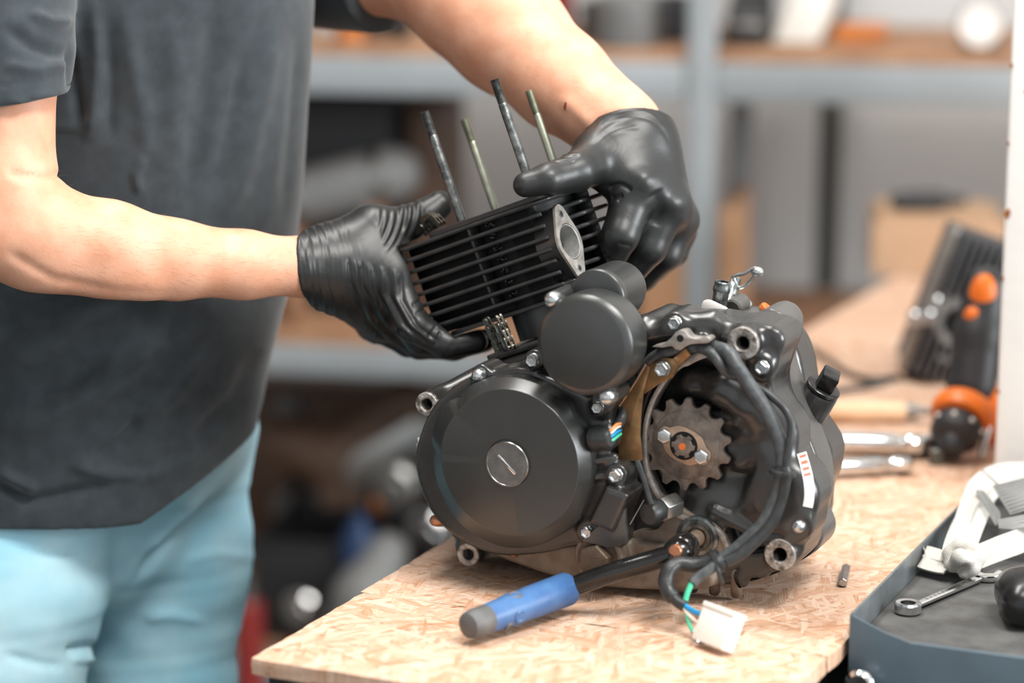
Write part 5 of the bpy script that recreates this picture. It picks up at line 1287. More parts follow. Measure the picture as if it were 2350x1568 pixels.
for _o in bpy.data.objects:
    if _o.type == 'MESH' and _o.parent is not None and not _o.name.startswith('link') and (_o.parent == ENGINE or _o.parent.parent == ENGINE):
        for _q in _o.data.vertices:
            if _q.co.z < 0.0004: _q.co.z = 0.0004

# ================================================================== FINNED BARREL IN THE HANDS
def barrel():
    root = empty('engine_barrel', BARREL_O, 'black finned engine cylinder barrel held over the studs by both gloves', 'engine cylinder')
    root.matrix_world = BARREL_M
    W, D = 0.183, 0.108; BC = (-0.068, 0.052)
    outline = [(-W + 0.002, 0.006), (-W + 0.008, 0.0), (-0.060, 0.0), (-0.030, 0.0008), (-0.013, 0.002), (-0.014, 0.006), (-0.022, 0.012), (-0.022, 0.036), (-0.013, 0.047), (-0.003, 0.052), (0, 0.056), (0, D - 0.008), (-0.008, D), (-W + 0.012, D), (-W, D - 0.012), (-W, 0.026)]
    outline = round_poly(outline, 0.004, 3)
    top = round_poly([(-W - 0.001, 0.010), (-W + 0.010, 0.0), (-0.014, 0.0), (-0.004, 0.006), (0, 0.03), (0, D - 0.008), (-0.008, D), (-W + 0.012, D), (-W, D - 0.012)], 0.004, 3)
    def plate(poly, a0, a1, ri, bev=0.0010):
        ths = sorted(set([2 * math.pi * k / 72 for k in range(72)] + [math.atan2(p[1] - BC[1], p[0] - BC[0]) % (2 * math.pi) for p in poly]))
        o = [(BC[0] + math.cos(t) * poly_radius(poly, BC, t), BC[1] + math.sin(t) * poly_radius(poly, BC, t)) for t in ths]
        def inset(q, e): return [(BC[0] + (x - BC[0]) * (1 - e / max(math.hypot(x - BC[0], y - BC[1]), 1e-6)), BC[1] + (y - BC[1]) * (1 - e / max(math.hypot(x - BC[0], y - BC[1]), 1e-6))) for x, y in q]
        i = [(BC[0] + math.cos(t) * ri, BC[1] + math.sin(t) * ri) for t in ths]
        ob = inset(o, bev)
        return MB().rings([[(x, y, a0) for x, y in i], [(x, y, a0) for x, y in ob], [(x, y, a0 + bev) for x, y in o], [(x, y, a1 - bev) for x, y in o], [(x, y, a1) for x, y in ob], [(x, y, a1) for x, y in i]], closed=True)
    for k in range(8):
        a1 = -k * 0.0108
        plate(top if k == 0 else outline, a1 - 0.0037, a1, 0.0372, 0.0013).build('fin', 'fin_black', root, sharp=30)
    # gasket deck on top
    deck = round_poly([(-0.135, 0.004), (-0.006, 0.0), (-0.002, 0.012), (-0.004, 0.095), (-0.135, 0.095)], 0.004, 3)
    plate(deck, 0.0002, 0.0048, 0.0335, 0.0005).build('gasket_deck', 'cast_black', root, sharp=30)
    # body wall between the fins
    core = round_poly([(-0.178, 0.034), (-0.170, 0.018), (-0.040, 0.016), (-0.028, 0.016), (-0.024, 0.040), (-0.016, 0.058), (-0.016, 0.090), (-0.026, 0.098), (-0.178, 0.098)], 0.006, 3)
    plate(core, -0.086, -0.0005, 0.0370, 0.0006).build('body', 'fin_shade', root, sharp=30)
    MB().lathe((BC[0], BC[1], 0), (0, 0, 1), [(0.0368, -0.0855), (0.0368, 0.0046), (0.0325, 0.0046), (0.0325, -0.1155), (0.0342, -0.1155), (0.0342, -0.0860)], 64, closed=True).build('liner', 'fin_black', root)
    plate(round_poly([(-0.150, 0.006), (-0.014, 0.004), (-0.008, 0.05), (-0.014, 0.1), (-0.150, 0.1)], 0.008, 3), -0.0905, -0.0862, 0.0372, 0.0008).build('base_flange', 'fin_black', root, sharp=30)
    # short vertical ribs between fins
    for k in range(7):
        a1 = -k * 0.0108 - 0.0038; a0 = a1 - 0.0069
        MB().prism([(-0.0940, 0.0155), (-0.0922, 0.0028), (-0.0898, 0.0028), (-0.0880, 0.0155)], lambda p, a: (p[0], p[1], a), a0, a1).build('fin_rib', 'fin_black', root, bevel=0.0005)
        MB().prism([(-0.0165, 0.0745), (-0.004, 0.0762), (-0.004, 0.0788), (-0.0165, 0.0805)], lambda p, a: (p[0], p[1], a), a0, a1).build('fin_rib', 'fin_black', root, bevel=0.0005)
    # cast size marks beside the ribs
    rng = random.Random(9)
    for k in range(7):
        a1 = -k * 0.0108 - 0.0062
        m = MB()
        for j in range(9):
            x = -0.0790 + rng.random() * 0.009; z = a1 + rng.uniform(-0.0022, 0.0022); m.box((x, 0.0134, z), (x + 0.0016, 0.0150, z + 0.0006))
        m.build('cast_mark', 'stud_steel', root)
    # inlet flange facing right
    cA, cd = -0.0437, 0.0215
    def fl(sc, n=56):
        # rounded rhombus: hull of a big centre circle and two small end circles
        pts = []
        for cz, r in ((0, 0.0205), (0.0262, 0.0088), (-0.0262, 0.0088)):
            pts += [(r * math.cos(2 * math.pi * k / 64), cz + r * math.sin(2 * math.pi * k / 64)) for k in range(64)]
        pts.sort(); lo_, up_ = [], []
        for lst, seq in ((lo_, pts), (up_, pts[::-1])):
            for q in seq:
                while len(lst) > 1 and (lst[-1][0] - lst[-2][0]) * (q[1] - lst[-2][1]) - (lst[-1][1] - lst[-2][1]) * (q[0] - lst[-2][0]) <= 0: lst.pop()
                lst.append(q)
        hull = lo_[:-1] + up_[:-1]; out = []
        for k in range(n):
            t = 2 * math.pi * k / n; r = poly_radius(hull, (0, 0), t); out.append((cd + r * math.cos(t) * sc, cA + r * math.sin(t) * sc))
        return out
    hole = [(cd + 0.0158 * math.cos(2 * math.pi * k / 56), cA + 0.0165 * math.sin(2 * math.pi * k / 56)) for k in range(56)]
    P = lambda q, f: [(f, x, y) for x, y in q]
    o1 = fl(1.0); o0 = fl(1.12)
    MB().rings([P(fl(0.9), -0.030), P(fl(0.92), -0.016), P(fl(0.97), -0.0095), P(o1, -0.0076), P(hole, -0.0076), P(hole, -0.030)], closed=True).build('inlet_port', 'fin_black', root, sharp=40)
    MB().rings([P(o1, -0.0075), P(o1, -0.0056), P(fl(0.985), -0.0050), P(hole, -0.0050), P(hole, -0.0075)], closed=True).build('inlet_face', 'bare_alloy', root, sharp=40)
    MB().lathe((-0.0052, cd, cA), (-1, 0, 0.0), [(0.0157, 0.0), (0.0150, 0.0225), (0.0146, 0.0225), (0.0152, 0.0002)], 48, closed=True).build('inlet_bore', 'inlet_alloy', root)
    MB().lathe((-0.027, cd, cA), (1, 0, 0), [(0.0149, 0), (0.001, 0.0005)], 32).build('inlet_floor', 'inlet_alloy', root)
    for s in (-1, 1):
        MB().lathe((-0.0048, cd, cA + s * 0.0255), (-1, 0, 0), [(0.0034, -0.0003), (0.0034, 0.0001), (0.0024, 0.0002)], 20).build('screw_hole', 'zinc', root)
        MB().lathe((-0.00445, cd, cA + s * 0.0255), (-1, 0, 0), [(0.0021, 0.0), (0.001, 0.0001)], 16).build('hole_thread', 'dark_hole', root)
barrel()

# ================================================================== PERSON
def to_px(V):
    """photo coordinates of points, used only to find where a fold lies on the cloth"""
    d = V - np.array(CAM); f = d @ np.array(FWD)
    return 1175 + FPX * d[:, 0] / f, 784 - FPX * (d @ np.array(UPV)) / f
def seg_dist(u, v, pts):
    """distance in px to a polyline and the fraction along it"""
    best = np.full(len(u), 1e9); fr = np.zeros(len(u)); n = len(pts) - 1
    for i in range(n):
        ax, ay = pts[i]; bx, by = pts[i + 1]; L2 = (bx - ax) ** 2 + (by - ay) ** 2
        t = np.clip(((u - ax) * (bx - ax) + (v - ay) * (by - ay)) / L2, 0, 1)
        d = np.hypot(u - ax - t * (bx - ax), v - ay - t * (by - ay)); m = d < best
        best = np.where(m, d, best); fr = np.where(m, (i + t) / n, fr)
    return best, fr
W3 = lambda u, v, Y: tuple(at_depth(u, v, Y))

def person():
    root = empty('person', (-0.34, 2.32, 0), 'person in charcoal t-shirt, light blue jeans and black gloves lowering the finned barrel', 'person')
    inv = root.matrix_basis.inverted(); inv = Matrix.Translation((0.34, -2.32, 0))
    # joints of the arms
    rS, rE, rW = W3(10, -190, 2.17), W3(-25, 520, 2.08), W3(705, 613, 2.17)
    lS = (-0.30, 2.52, 1.44); lE = W3(985, -70, 2.36); lW = W3(1436, 296, 2.215)
    # ---- body: head, neck, trunk, arms, legs in one surface
    F = Field((-0.72, 2.0, 0.02), (0.24, 2.68, 1.86), 0.0042)
    cx, cy = -0.385, 2.33
    F.ell((cx, cy, 1.30), (0.155, 0.14, 0.20), 0.02); F.ell((cx, cy, 1.10), (0.12, 0.11, 0.16), 0.04); F.ell((cx - 0.02, cy + 0.01, 0.98), (0.085, 0.08, 0.10), 0.03)
    F.cap((cx - 0.06, 2.22, 1.43), (cx + 0.02, 2.48, 1.44), 0.06, 0.06, 0.04)
    F.cap((cx + 0.0, cy + 0.02, 1.44), (cx + 0.035, cy + 0.01, 1.56), 0.056, 0.052, 0.03)
    F.ell((cx + 0.055, cy, 1.70), (0.096, 0.076, 0.118), 0.02); F.ell((cx + 0.095, cy, 1.625), (0.055, 0.05, 0.05), 0.03)
    F.ell((cx + 0.158, cy - 0.004, 1.665), (0.02, 0.013, 0.018), 0.012); F.ell((cx + 0.145, cy, 1.70), (0.014, 0.012, 0.03), 0.012)
    F.ell((cx + 0.138, cy, 1.622), (0.012, 0.024, 0.007), 0.006)
    for s in (-1, 1):
        F.ell((cx + 0.045, cy + s * 0.077, 1.675), (0.02, 0.01, 0.032), 0.008); F.ell((cx + 0.142, cy + s * 0.032, 1.692), (0.014, 0.017, 0.011), 0.006, True); F.ell((cx + 0.132, cy + s * 0.032, 1.692), (0.013, 0.013, 0.012), 0.002)
    k = 0.02
    F.cap(rS, W3(22, 160, 2.12), 0.044, 0.0405, 0.012); F.cap(W3(22, 160, 2.12), W3(5, 430, 2.09), 0.0405, 0.0455, 0.012)
    F.cap(W3(5, 430, 2.09), W3(60, 535, 2.09), 0.0455, 0.044, 0.016)
    F.chain([rE, W3(110, 545, 2.09), W3(250, 568, 2.105), W3(400, 596, 2.125), W3(560, 608, 2.145), rW, W3(790, 612, 2.19)], [0.044, 0.0435, 0.0400, 0.0345, 0.0298, 0.0258, 0.016], 0.012)
    F.cap(W3(70, 600, 2.075), W3(330, 640, 2.10), 0.022, 0.018, 0.016)
    F.cap(lS, lE, 0.054, 0.05, k)
    F.chain([lE, W3(1075, 0, 2.33), W3(1165, 78, 2.30), W3(1290, 190, 2.255), W3(1376, 258, 2.225), lW, W3(1462, 360, 2.20)], [0.05, 0.054, 0.0535, 0.0440, 0.0355, 0.0300, 0.020], k)
    NLEG = [W3(125, 1080, 2.305), W3(-4, 1340, 2.245), W3(-50, 1568, 2.22), (-0.56, 2.23, 0.45), (-0.575, 2.24, 0.09)]
    FLEG = [W3(398, 1010, 2.39), W3(390, 1250, 2.39), W3(360, 1568, 2.39), (-0.375, 2.39, 0.45), (-0.385, 2.39, 0.09)]
    for leg in (NLEG, FLEG):
        F.chain(leg, [0.055, 0.06, 0.058, 0.045, 0.036], 0.02); ax, y, _z = leg[-1]; F.cap((ax, y, 0.06), (ax + 0.12, y, 0.045), 0.034, 0.026, 0.02)
    V, Q = F.mesh(3); N = vnormals(V, Q)
    # tendons of the far wrist and the forearm muscle line
    u, v = to_px(V)
    d, fr = seg_dist(u, v, [(1300, 235), (1345, 275), (1385, 320)]); V += N * (0.0022 * np.exp(-(d / 14) ** 2))[:, None]
    d, fr = seg_dist(u, v, [(10, 575), (120, 640), (260, 668), (420, 676)]); V -= N * (0.0025 * np.exp(-(d / 11) ** 2) * np.clip(np.minimum(fr / 0.1, (1 - fr) / 0.5), 0, 1))[:, None]
    d, fr = seg_dist(u, v, [(150, 400), (95, 410), (30, 400)]); V -= N * (0.003 * np.exp(-(d / 9) ** 2))[:, None]
    np_mesh('body', V, Q, 'skin', root, inv)
    # fine hair on the forearms and a small scratch
    rng = np.random.RandomState(4); N = vnormals(V, Q); u, v = to_px(V)
    near = (u > 120) & (u < 690) & (v > 380) & (v < 700) & (V[:, 1] < 2.22) & (N[:, 1] < 0.5)
    far = (u > 1000) & (u < 1520) & (v > -40) & (v < 300) & (V[:, 0] > -0.05) & (N[:, 1] < 0.5)
    hv = []; hf = []
    for sel, axis in ((near, Vector(rW) - Vector(rE)), (far, Vector(lW) - Vector(lE))):
        idx = np.where(sel)[0]; idx = rng.choice(idx, min(520, len(idx)), replace=False); ax_ = axis.normalized()
        for i in idx:
            n_ = Vector(N[i]); p = Vector(V[i]); L_ = rng.uniform(0.006, 0.013)
            t = (ax_ * 1.0 + n_ * rng.uniform(0.25, 0.7) + Vector(rng.normal(size=3)) * 0.25).normalized(); w_ = t.cross(n_).normalized() * 0.00006
            q = p + t * (L_ * 0.55) + n_ * 0.0005; e_ = p + t * L_; b_ = len(hv)
            hv += [p - w_, p + w_, q + w_ * 0.7, q - w_ * 0.7, e_]; hf += [(b_, b_ + 1, b_ + 2, b_ + 3), (b_ + 3, b_ + 2, b_ + 4)]
    tag(MB().add(hv, hf).build('arm_hair', 'hair', root, xf=inv, smooth=False), kind='stuff')
    dd = (u - 1298) ** 2 + (v - 239) ** 2 + 1e6 * (N[:, 1] > 0); i = int(np.argmin(dd)); n_ = Vector(N[i]); t = (Vector((0.2, 0, 1)) - n_ * n_.z).normalized()
    M = Matrix((t, n_.cross(t), n_)).transposed(); MB().ball(Vector(V[i]), 1.0, 12, 8, (0.0042, 0.0014, 0.0003), M).build('scratch', 'red_paint', root, xf=inv)
    # hair cap
    F = Field((cx - 0.10, cy - 0.13, 1.55), (cx + 0.2, cy + 0.13, 1.86), 0.006)
    F.ell((cx + 0.045, cy, 1.715), (0.104, 0.084, 0.118)); F.rbox((cx + 0.17, cy, 1.60), (0.07, 0.2, 0.13), None, 0.02, 0.02, True); F.rbox((cx + 0.08, cy, 1.56), (0.06, 0.2, 0.09), None, 0.02, 0.02, True)
    V, Q = F.mesh(1); np_mesh('hair', V, Q, 'hair', root, inv)

    # ---- t-shirt
    vs = [-260, -120, 0, 120, 250, 400, 530, 690, 780, 870, 960, 1060, 1240]
    us = [640, 712, 722, 716, 707, 698, 686, 658, 634, 610, 592, 580, 575]
    Yc = 2.33
    zz = np.array([at_depth(a, b, Yc).z for a, b in zip(us, vs)])[::-1]; xr = np.array([at_depth(a, b, Yc).x for a, b in zip(us, vs)])[::-1]
    aX = 0.19; bY = np.interp(zz, [0.9, 1.0, 1.2, 1.45], [0.172, 0.166, 0.157, 0.16])
    F = Field((-0.78, 2.0, 0.86), (0.06, 2.72, 1.53), 0.0036)
    def torso(X, Y, Z):
        z = Z.ravel(); r = np.interp(z, zz, xr)[None, None, :].astype(np.float32); b = np.interp(z, zz, bY)[None, None, :].astype(np.float32)
        q = np.sqrt(((X - (r - aX)) / aX) ** 2 + ((Y - Yc) / b) ** 2)
        d = (q - 1) * 0.155
        top = Z - 1.475
        return np.maximum(d, top)
    F.put(torso, (-0.76, 2.05, 0.84), (0.0, 2.62, 1.5))
    F.cap((-0.47, 2.20, 1.44), (-0.36, 2.48, 1.445), 0.075, 0.075, 0.05)
    # hem, cut along a gently tilted plane
    hl = at_depth(100, 1206, 2.18); hr = at_depth(588, 955, 2.33); sl = (hr.z - hl.z) / (hr.x - hl.x)
    cut_y = 0.16
    def hem(X, Y, Z):
        lim = hl.z + np.maximum(X - hl.x - 0.09, 0) * sl * 1.55 + np.maximum(Y - 2.2, 0) * cut_y * 0.0
        return (Z - lim) * 0.9
    F.put(hem, (-0.8, 2.0, 0.8), (0.1, 2.75, 1.12), 0, True)
    # sleeves: each its own cut capsule
    G = Field((-0.78, 2.0, 1.2), (0.12, 2.72, 1.58), 0.0036)
    G.cap(W3(-6, -190, 2.18), W3(38, 300, 2.10), 0.068, 0.0530)
    p0 = at_depth(0, 243, 2.06); p1 = at_depth(156, 217, 2.08)
    sh = (p1.z - p0.z) / (p1.x - p0.x)
    G.put(lambda X, Y, Z: (Z - (p0.z + (X - p0.x) * sh)), (-0.8, 2.0, 1.1), (-0.25, 2.3, 1.36), 0, True)
    G2 = Field((-0.78, 2.0, 1.2), (0.12, 2.72, 1.58), 0.0036)
    G2.cap(lS, lE, 0.068, 0.066)
    ld = Vector(lE) - Vector(lS); ls = Vector(lS) + ld * 0.80; ldn = ld.normalized()
    G2.put(lambda X, Y, Z: -((X - ls.x) * ldn.x + (Y - ls.y) * ldn.y + (Z - ls.z) * ldn.z), (-0.3, 2.2, 1.2), (0.15, 2.7, 1.6), 0, True)
    n0 = [int(round((G.lo[i] - F.lo[i]) / F.h)) for i in range(3)]
    for g in (G, G2):
        sl_ = tuple(slice(max(n0[i], 0), min(n0[i] + g.v.shape[i], F.v.shape[i])) for i in range(3))
        gs = tuple(slice(0, sl_[i].stop - sl_[i].start) for i in range(3))
        a = F.v[sl_]; b = g.v[gs]; F.v[sl_] = np.minimum(a, b)
    V, Q = F.mesh(2); N = vnormals(V, Q); u, v = to_px(V)
    up = np.clip((700 - v) / 200, 0, 1); sleeve = np.clip((190 - u) / 30, 0, 1) * np.clip((2.22 - V[:, 1]) / 0.05, 0, 1) * (v < 300); lowr = np.clip((v - 640) / 80, 0, 1)
    disp = 0.0020 * fbm(V, 26, 1, (1, 1, 0.28)) * up * (1 - sleeve) + 0.0018 * fbm(V, 34, 2, (0.7, 0.7, 1.3)) * lowr
    disp += 0.0016 * fbm(V, 60, 3, (0.4, 0.6, 1.3)) * sleeve
    folds = [([(212, -20), (226, 120), (215, 260), (196, 330)], 12, .005), ([(276, -20), (300, 120), (330, 260), (336, 380)], 16, .0035), ([(336, 360), (312, 400), (322, 450)], 7, .004), ([(500, -20), (482, 160), (452, 330), (440, 500)], 22, -.006), ([(640, 0), (600, 200), (560, 380), (510, 520)], 20, .005), ([(400, 40), (405, 200), (395, 400)], 18, .003), ([(690, 60), (672, 300), (650, 520)], 12, -.003),
             ([(560, 120), (530, 300), (490, 470)], 12, -.004), ([(240, 40), (255, 200), (250, 330)], 10, -.003),
             ([(-20, 770), (60, 735), (150, 705), (260, 690)], 14, -.007), ([(-20, 830), (80, 800), (200, 740), (300, 715)], 18, .008), ([(-20, 1000), (90, 970), (220, 900), (320, 820), (380, 760)], 20, .008), ([(60, 900), (150, 890), (250, 830)], 14, -.007), ([(200, 1060), (280, 1010), (330, 960)], 11, -.007), ([(330, 960), (400, 900), (470, 800)], 16, .005), ([(-20, 1110), (60, 1150), (130, 1140), (260, 1110)], 9, -.006), ([(-10, 1080), (50, 1110), (90, 1130)], 8, .006), ([(300, 1110), (430, 1060), (540, 960)], 14, .003), ([(150, 1060), (240, 1090), (330, 1090)], 10, .004), ([(440, 1010), (540, 920), (600, 800)], 16, -.004), ([(0, 60), (80, 110), (170, 130)], 10, -.004), ([(60, 30), (120, 50), (175, 48)], 8, .004), ([(0, 150), (90, 160), (165, 140)], 8, .003),
             ([(160, 100), (172, 200), (190, 300)], 7, -.006)]
    front = np.clip((2.34 - V[:, 1]) / 0.06, 0, 1)
    for pts, w, a in folds:
        d, fr = seg_dist(u, v, pts); w *= 1.55; disp += 1.2 * a * np.exp(-(d / w) ** 2) * np.clip(np.minimum(fr, 1 - fr) / 0.2, 0, 1) * front
    # stitched hems: a slight step
    d, fr = seg_dist(u, v, [(-40, 206), (0, 196), (80, 184), (165, 158)]); disp -= 0.0014 * np.exp(-(d / 2.6) ** 2) * (V[:, 1] < 2.2)
    V += N * disp[:, None]
    np_mesh('t_shirt', V, Q, 'shirt', root, inv)

    # ---- jeans
    F = Field((-0.80, 2.02, 0.04), (-0.08, 2.62, 1.06), 0.0042)
    F.ell((cx - 0.012, 2.345, 0.99), (0.142, 0.136, 0.13))
    F.chain([W3(388, 960, 2.37)] + FLEG, [0.074, 0.078, 0.081, 0.079, 0.072, 0.064], 0.02)
    G = Field(F.lo, F.lo + F.h, F.h); G.ax = F.ax; G.v = np.full_like(F.v, 0.5)
    G.ell((cx - 0.05, 2.315, 0.985), (0.115, 0.115, 0.12)); G.chain(NLEG, [0.094, 0.100, 0.096, 0.078, 0.064], 0.02)
    F.ell((cx - 0.03, 2.335, 0.90), (0.10, 0.10, 0.11), 0.02)
    h_ = np.clip(0.5 + 0.5 * (F.v - G.v) / 0.004, 0, 1); F.v = F.v + (G.v - F.v) * h_ - 0.004 * h_ * (1 - h_)
    V, Q = F.mesh(1); N = vnormals(V, Q); u, v = to_px(V)
    disp = 0.0022 * fbm(V, 40, 4, (0.5, 0.5, 1.4)) + 0.0012 * fbm(V, 90, 6, (0.5, 0.5, 1.5))
    for pts, w, a in [([(300, 1350), (360, 1270), (420, 1210), (520, 1120)], 12, -.006), ([(330, 1270), (400, 1210), (470, 1150)], 14, .005), ([(150, 1495), (190, 1488), (225, 1480)], 8, -.006), ([(160, 1515), (220, 1512)], 6, .004), ([(0, 1250), (120, 1270), (200, 1262)], 8, -.004), ([(0, 1500), (90, 1525), (150, 1530)], 9, -.004), ([(330, 1420), (390, 1410), (480, 1430)], 12, .003), ([(420, 1290), (500, 1270), (590, 1280)], 12, .003)]:
        d, fr = seg_dist(u, v, pts); disp += a * np.exp(-(d / w) ** 2) * np.clip(np.minimum(fr, 1 - fr) / 0.2, 0, 1)
    V += N * disp[:, None]
    np_mesh('jeans', V, Q, 'jeans', root, inv)
    for (x, y) in ((-0.575, 2.24), (-0.385, 2.39)):
        F = Field((x - 0.14, y - 0.08, -0.01), (x + 0.24, y + 0.08, 0.16), 0.005); F.cap((x - 0.03, y, 0.06), (x + 0.02, y, 0.10), 0.05, 0.045); F.cap((x - 0.03, y, 0.045), (x + 0.15, y, 0.04), 0.045, 0.04, 0.03)
        V, Q = F.mesh(1); V[:, 2] = np.maximum(V[:, 2], 0.022); np_mesh('shoe', V, Q, 'shoe', root, inv)
        MB().prism([(x - 0.075 + 0.0, y - 0.035), (x + 0.03, y - 0.045), (x + 0.16, y - 0.042), (x + 0.195, y), (x + 0.16, y + 0.042), (x + 0.03, y + 0.045), (x - 0.075, y + 0.035)], lambda p, z: (p[0], p[1], z), 0.0, 0.022).build('shoe_sole', 'sole', root, xf=inv, bevel=0.005)

    # ---- gloves
    def grow(F, w, palm, fingers, kp=0.022):
        for a, b, r0, r1 in palm: F.cap(a, b, r0, r1, kp)
        for pts, rs in fingers: 
            G = Field(F.lo, F.lo + F.h, F.h); G.ax = F.ax; G.v = np.full_like(F.v, 0.5)
            G.chain(pts, rs, 0.004)
            d = G.v; a = F.v; kk = 0.007
            h = np.clip(0.5 + 0.5 * (a - d) / kk, 0, 1); F.v = a + (d - a) * h - kk * h * (1 - h)
    AX = np.array([[B_F[i], B_D[i], B_A[i]] for i in range(3)])
    def press(F):
        # the gloves give way where they press on the barrel and a stud
        F.rbox(tuple(BARREL_M @ Vector((-0.0915, 0.054, -0.0453))), (0.0940, 0.0562, 0.0472), AX, 0.0015, 0.0015, True)
        F.rbox(tuple(BARREL_M @ Vector((-0.069, 0.0475, 0.0025))), (0.0675, 0.0485, 0.0030), AX, 0.001, 0.001, True)
        F.cap(tuple(BARREL_M @ Vector((-0.0327, .085, -0.125))), tuple(BARREL_M @ Vector((-0.0327, .085, 0.1))), 0.0090, 0.0090, 0.0005, True)
        F.cap(tuple(BARREL_M @ Vector((-0.0243, .02, 0))), tuple(BARREL_M @ Vector((-0.0243, .02, 0.11))), 0.0066, 0.0066, 0.0005, True)
        F.cap(tuple(BARREL_M @ Vector((-0.068, .052, -0.07))), tuple(BARREL_M @ Vector((-0.068, .052, -0.11))), 0.0362, 0.0362, 0.0005, True)
    # near hand (right glove)
    F = Field((-0.22, 2.09, 1.06), (0.02, 2.30, 1.34), 0.0014)
    w0, w1 = W3(690, 612, 2.168), W3(770, 614, 2.190)
    T = [W3(855, 538, 2.205), W3(930, 514, 2.215), W3(982, 492, 2.225), W3(1008, 470, 2.230)]
    I = [W3(896, 632, 2.190), W3(950, 748, 2.158), W3(1022, 790, 2.158), W3(1092, 783, 2.168)]
    Mi = [W3(900, 690, 2.20), W3(966, 778, 2.20), W3(1044, 794, 2.205), W3(1112, 782, 2.21)]
    Ri = [W3(885, 728, 2.222), W3(962, 790, 2.23), W3(1040, 798, 2.235), W3(1100, 780, 2.24)]
    Pi = [W3(860, 742, 2.242), W3(935, 790, 2.252), W3(1000, 796, 2.255), W3(1050, 780, 2.26)]
    grow(F, w1, [(w0, w1, 0.0312, 0.0315), (w1, T[0], 0.031, 0.0235), (w1, I[0], 0.031, 0.0225), (w1, Mi[0], 0.030, 0.021), (w1, Ri[0], 0.026, 0.019), (w1, Pi[0], 0.024, 0.017), (T[0], I[0], 0.0225, 0.022)],
         [(T, [0.0225, 0.0165, 0.0150, 0.0130]), (I, [0.0205, 0.0148, 0.0132, 0.0112]), (Mi, [0.0195, 0.0148, 0.013, 0.011]), (Ri, [0.018, 0.014, 0.012, 0.0105]), (Pi, [0.016, 0.012, 0.0105, 0.0095])])
    cd = Vector((1, -0.12, 0)).normalized(); cp = Vector(W3(700, 612, 2.17))
    F.put(lambda X, Y, Z: ((X - cp.x) * cd.x + (Y - cp.y) * cd.y + (Z - cp.z) * (cd.z + 0.12)), (-0.22, 2.0, 1.1), (-0.12, 2.3, 1.35), 0, True)
    press(F)
    V, Q = F.mesh(1); N = vnormals(V, Q); u, v = to_px(V)
    n1 = fbm(V, 45, 8); n2 = fbm(V, 90, 9)
    ph = (u - 0.16 * (v - 600) + 0.0012 * (v - 600) ** 2 * (v < 600))
    # gathers across the back of the hand and at the cuff
    a1 = 0.5 + 0.5 * np.sin(ph / 25 * 2 * np.pi + 3.6 * n1); a2 = np.sin(ph / 11 * 2 * np.pi + 2.6 * n2)
    mask = np.clip((905 - u) / 60, 0, 1) * np.clip((v - 470 - (u > 800) * 60) / 80, 0.0, 1)
    calm = np.exp(-(((u - 860) / 50) ** 2 + ((v - 560) / 60) ** 2)); mask = mask * (1 - 0.85 * calm) * (0.45 + 0.55 * np.clip(np.abs(u - 800) / 70, 0, 1))
    disp = (0.0017 * (a1 ** 2.4) + 0.0005 * a2) * mask * (0.55 + 0.45 * fbm(V, 30, 15))
    # tight rings round the thumb
    d, fr = seg_dist(u, v, [(868, 530), (930, 512), (984, 490)])
    tm = np.exp(-(d / 44) ** 4) * np.clip(fr / 0.08, 0, 1) * np.clip((1 - fr) / 0.12, 0, 1) * (u > 868)
    tp = u + 0.30 * (v - 510) + 0.004 * (v - 510) ** 2
    disp += 0.0022 * (np.abs(np.sin(tp / 19.0 * np.pi + 0.8 * n1)) ** 1.6 - 0.5) * tm
    # long diagonal creases running to the index finger
    for k in range(9):
        x0 = 800 + k * 15; d, fr = seg_dist(u, v, [(x0, 590 + 4 * k), (x0 + 4, 650 + 5 * k), (x0 + 40, 735 + 2 * k), (x0 + 95, 790)])
        disp += (0.0017 if k % 2 else -0.0015) * np.exp(-(d / 4.2) ** 2) * np.clip(np.minimum(fr / 0.1, (1 - fr) / 0.15), 0, 1)
    for pts in ([(1000, 752), (985, 772)], [(1010, 765), (1000, 790)], [(948, 700), (965, 690)], [(955, 720), (975, 708)]):
        d, fr = seg_dist(u, v, pts); disp -= 0.0012 * np.exp(-(d / 3.5) ** 2)
    V += N * disp[:, None]
    np_mesh('glove', V, Q, 'glove_nitrile', root, inv)
    ring = [Vector(inv @ Vector(w0))]
    # far hand (left glove)
    F = Field((0.0, 2.06, 1.11), (0.215, 2.32, 1.42), 0.0014)
    w0, w1 = W3(1432, 240, 2.225), W3(1450, 330, 2.205)
    T = [W3(1378, 362, 2.172), W3(1322, 394, 2.130), W3(1256, 413, 2.108), W3(1206, 424, 2.103)]
    I = [W3(1462, 428, 2.165), W3(1424, 540, 2.140), W3(1392, 604, 2.150), W3(1356, 655, 2.165)]
    Mi = [W3(1528, 466, 2.178), W3(1490, 568, 2.165), W3(1440, 628, 2.175), W3(1400, 668, 2.188)]
    Ri = [W3(1552, 505, 2.205), W3(1528, 585, 2.195), W3(1476, 636, 2.205), W3(1430, 672, 2.215)]
    Pi = [W3(1552, 532, 2.238), W3(1546, 580, 2.232), W3(1505, 616, 2.24), W3(1465, 648, 2.248)]
    grow(F, w1, [(w0, w1, 0.0365, 0.0355), (w1, T[0], 0.030, 0.0235), (w1, I[0], 0.031, 0.0225), (w1, Mi[0], 0.031, 0.0215), (w1, Ri[0], 0.029, 0.020), (w1, Pi[0], 0.027, 0.018), (T[0], I[0], 0.020, 0.0195)],
         [(T, [0.0225, 0.0178, 0.0142, 0.0112]), (I, [0.0215, 0.0168, 0.0150, 0.0122]), (Mi, [0.0215, 0.0160, 0.0142, 0.012]), (Ri, [0.020, 0.0150, 0.0132, 0.0115]), (Pi, [0.0175, 0.0132, 0.0115, 0.010])])
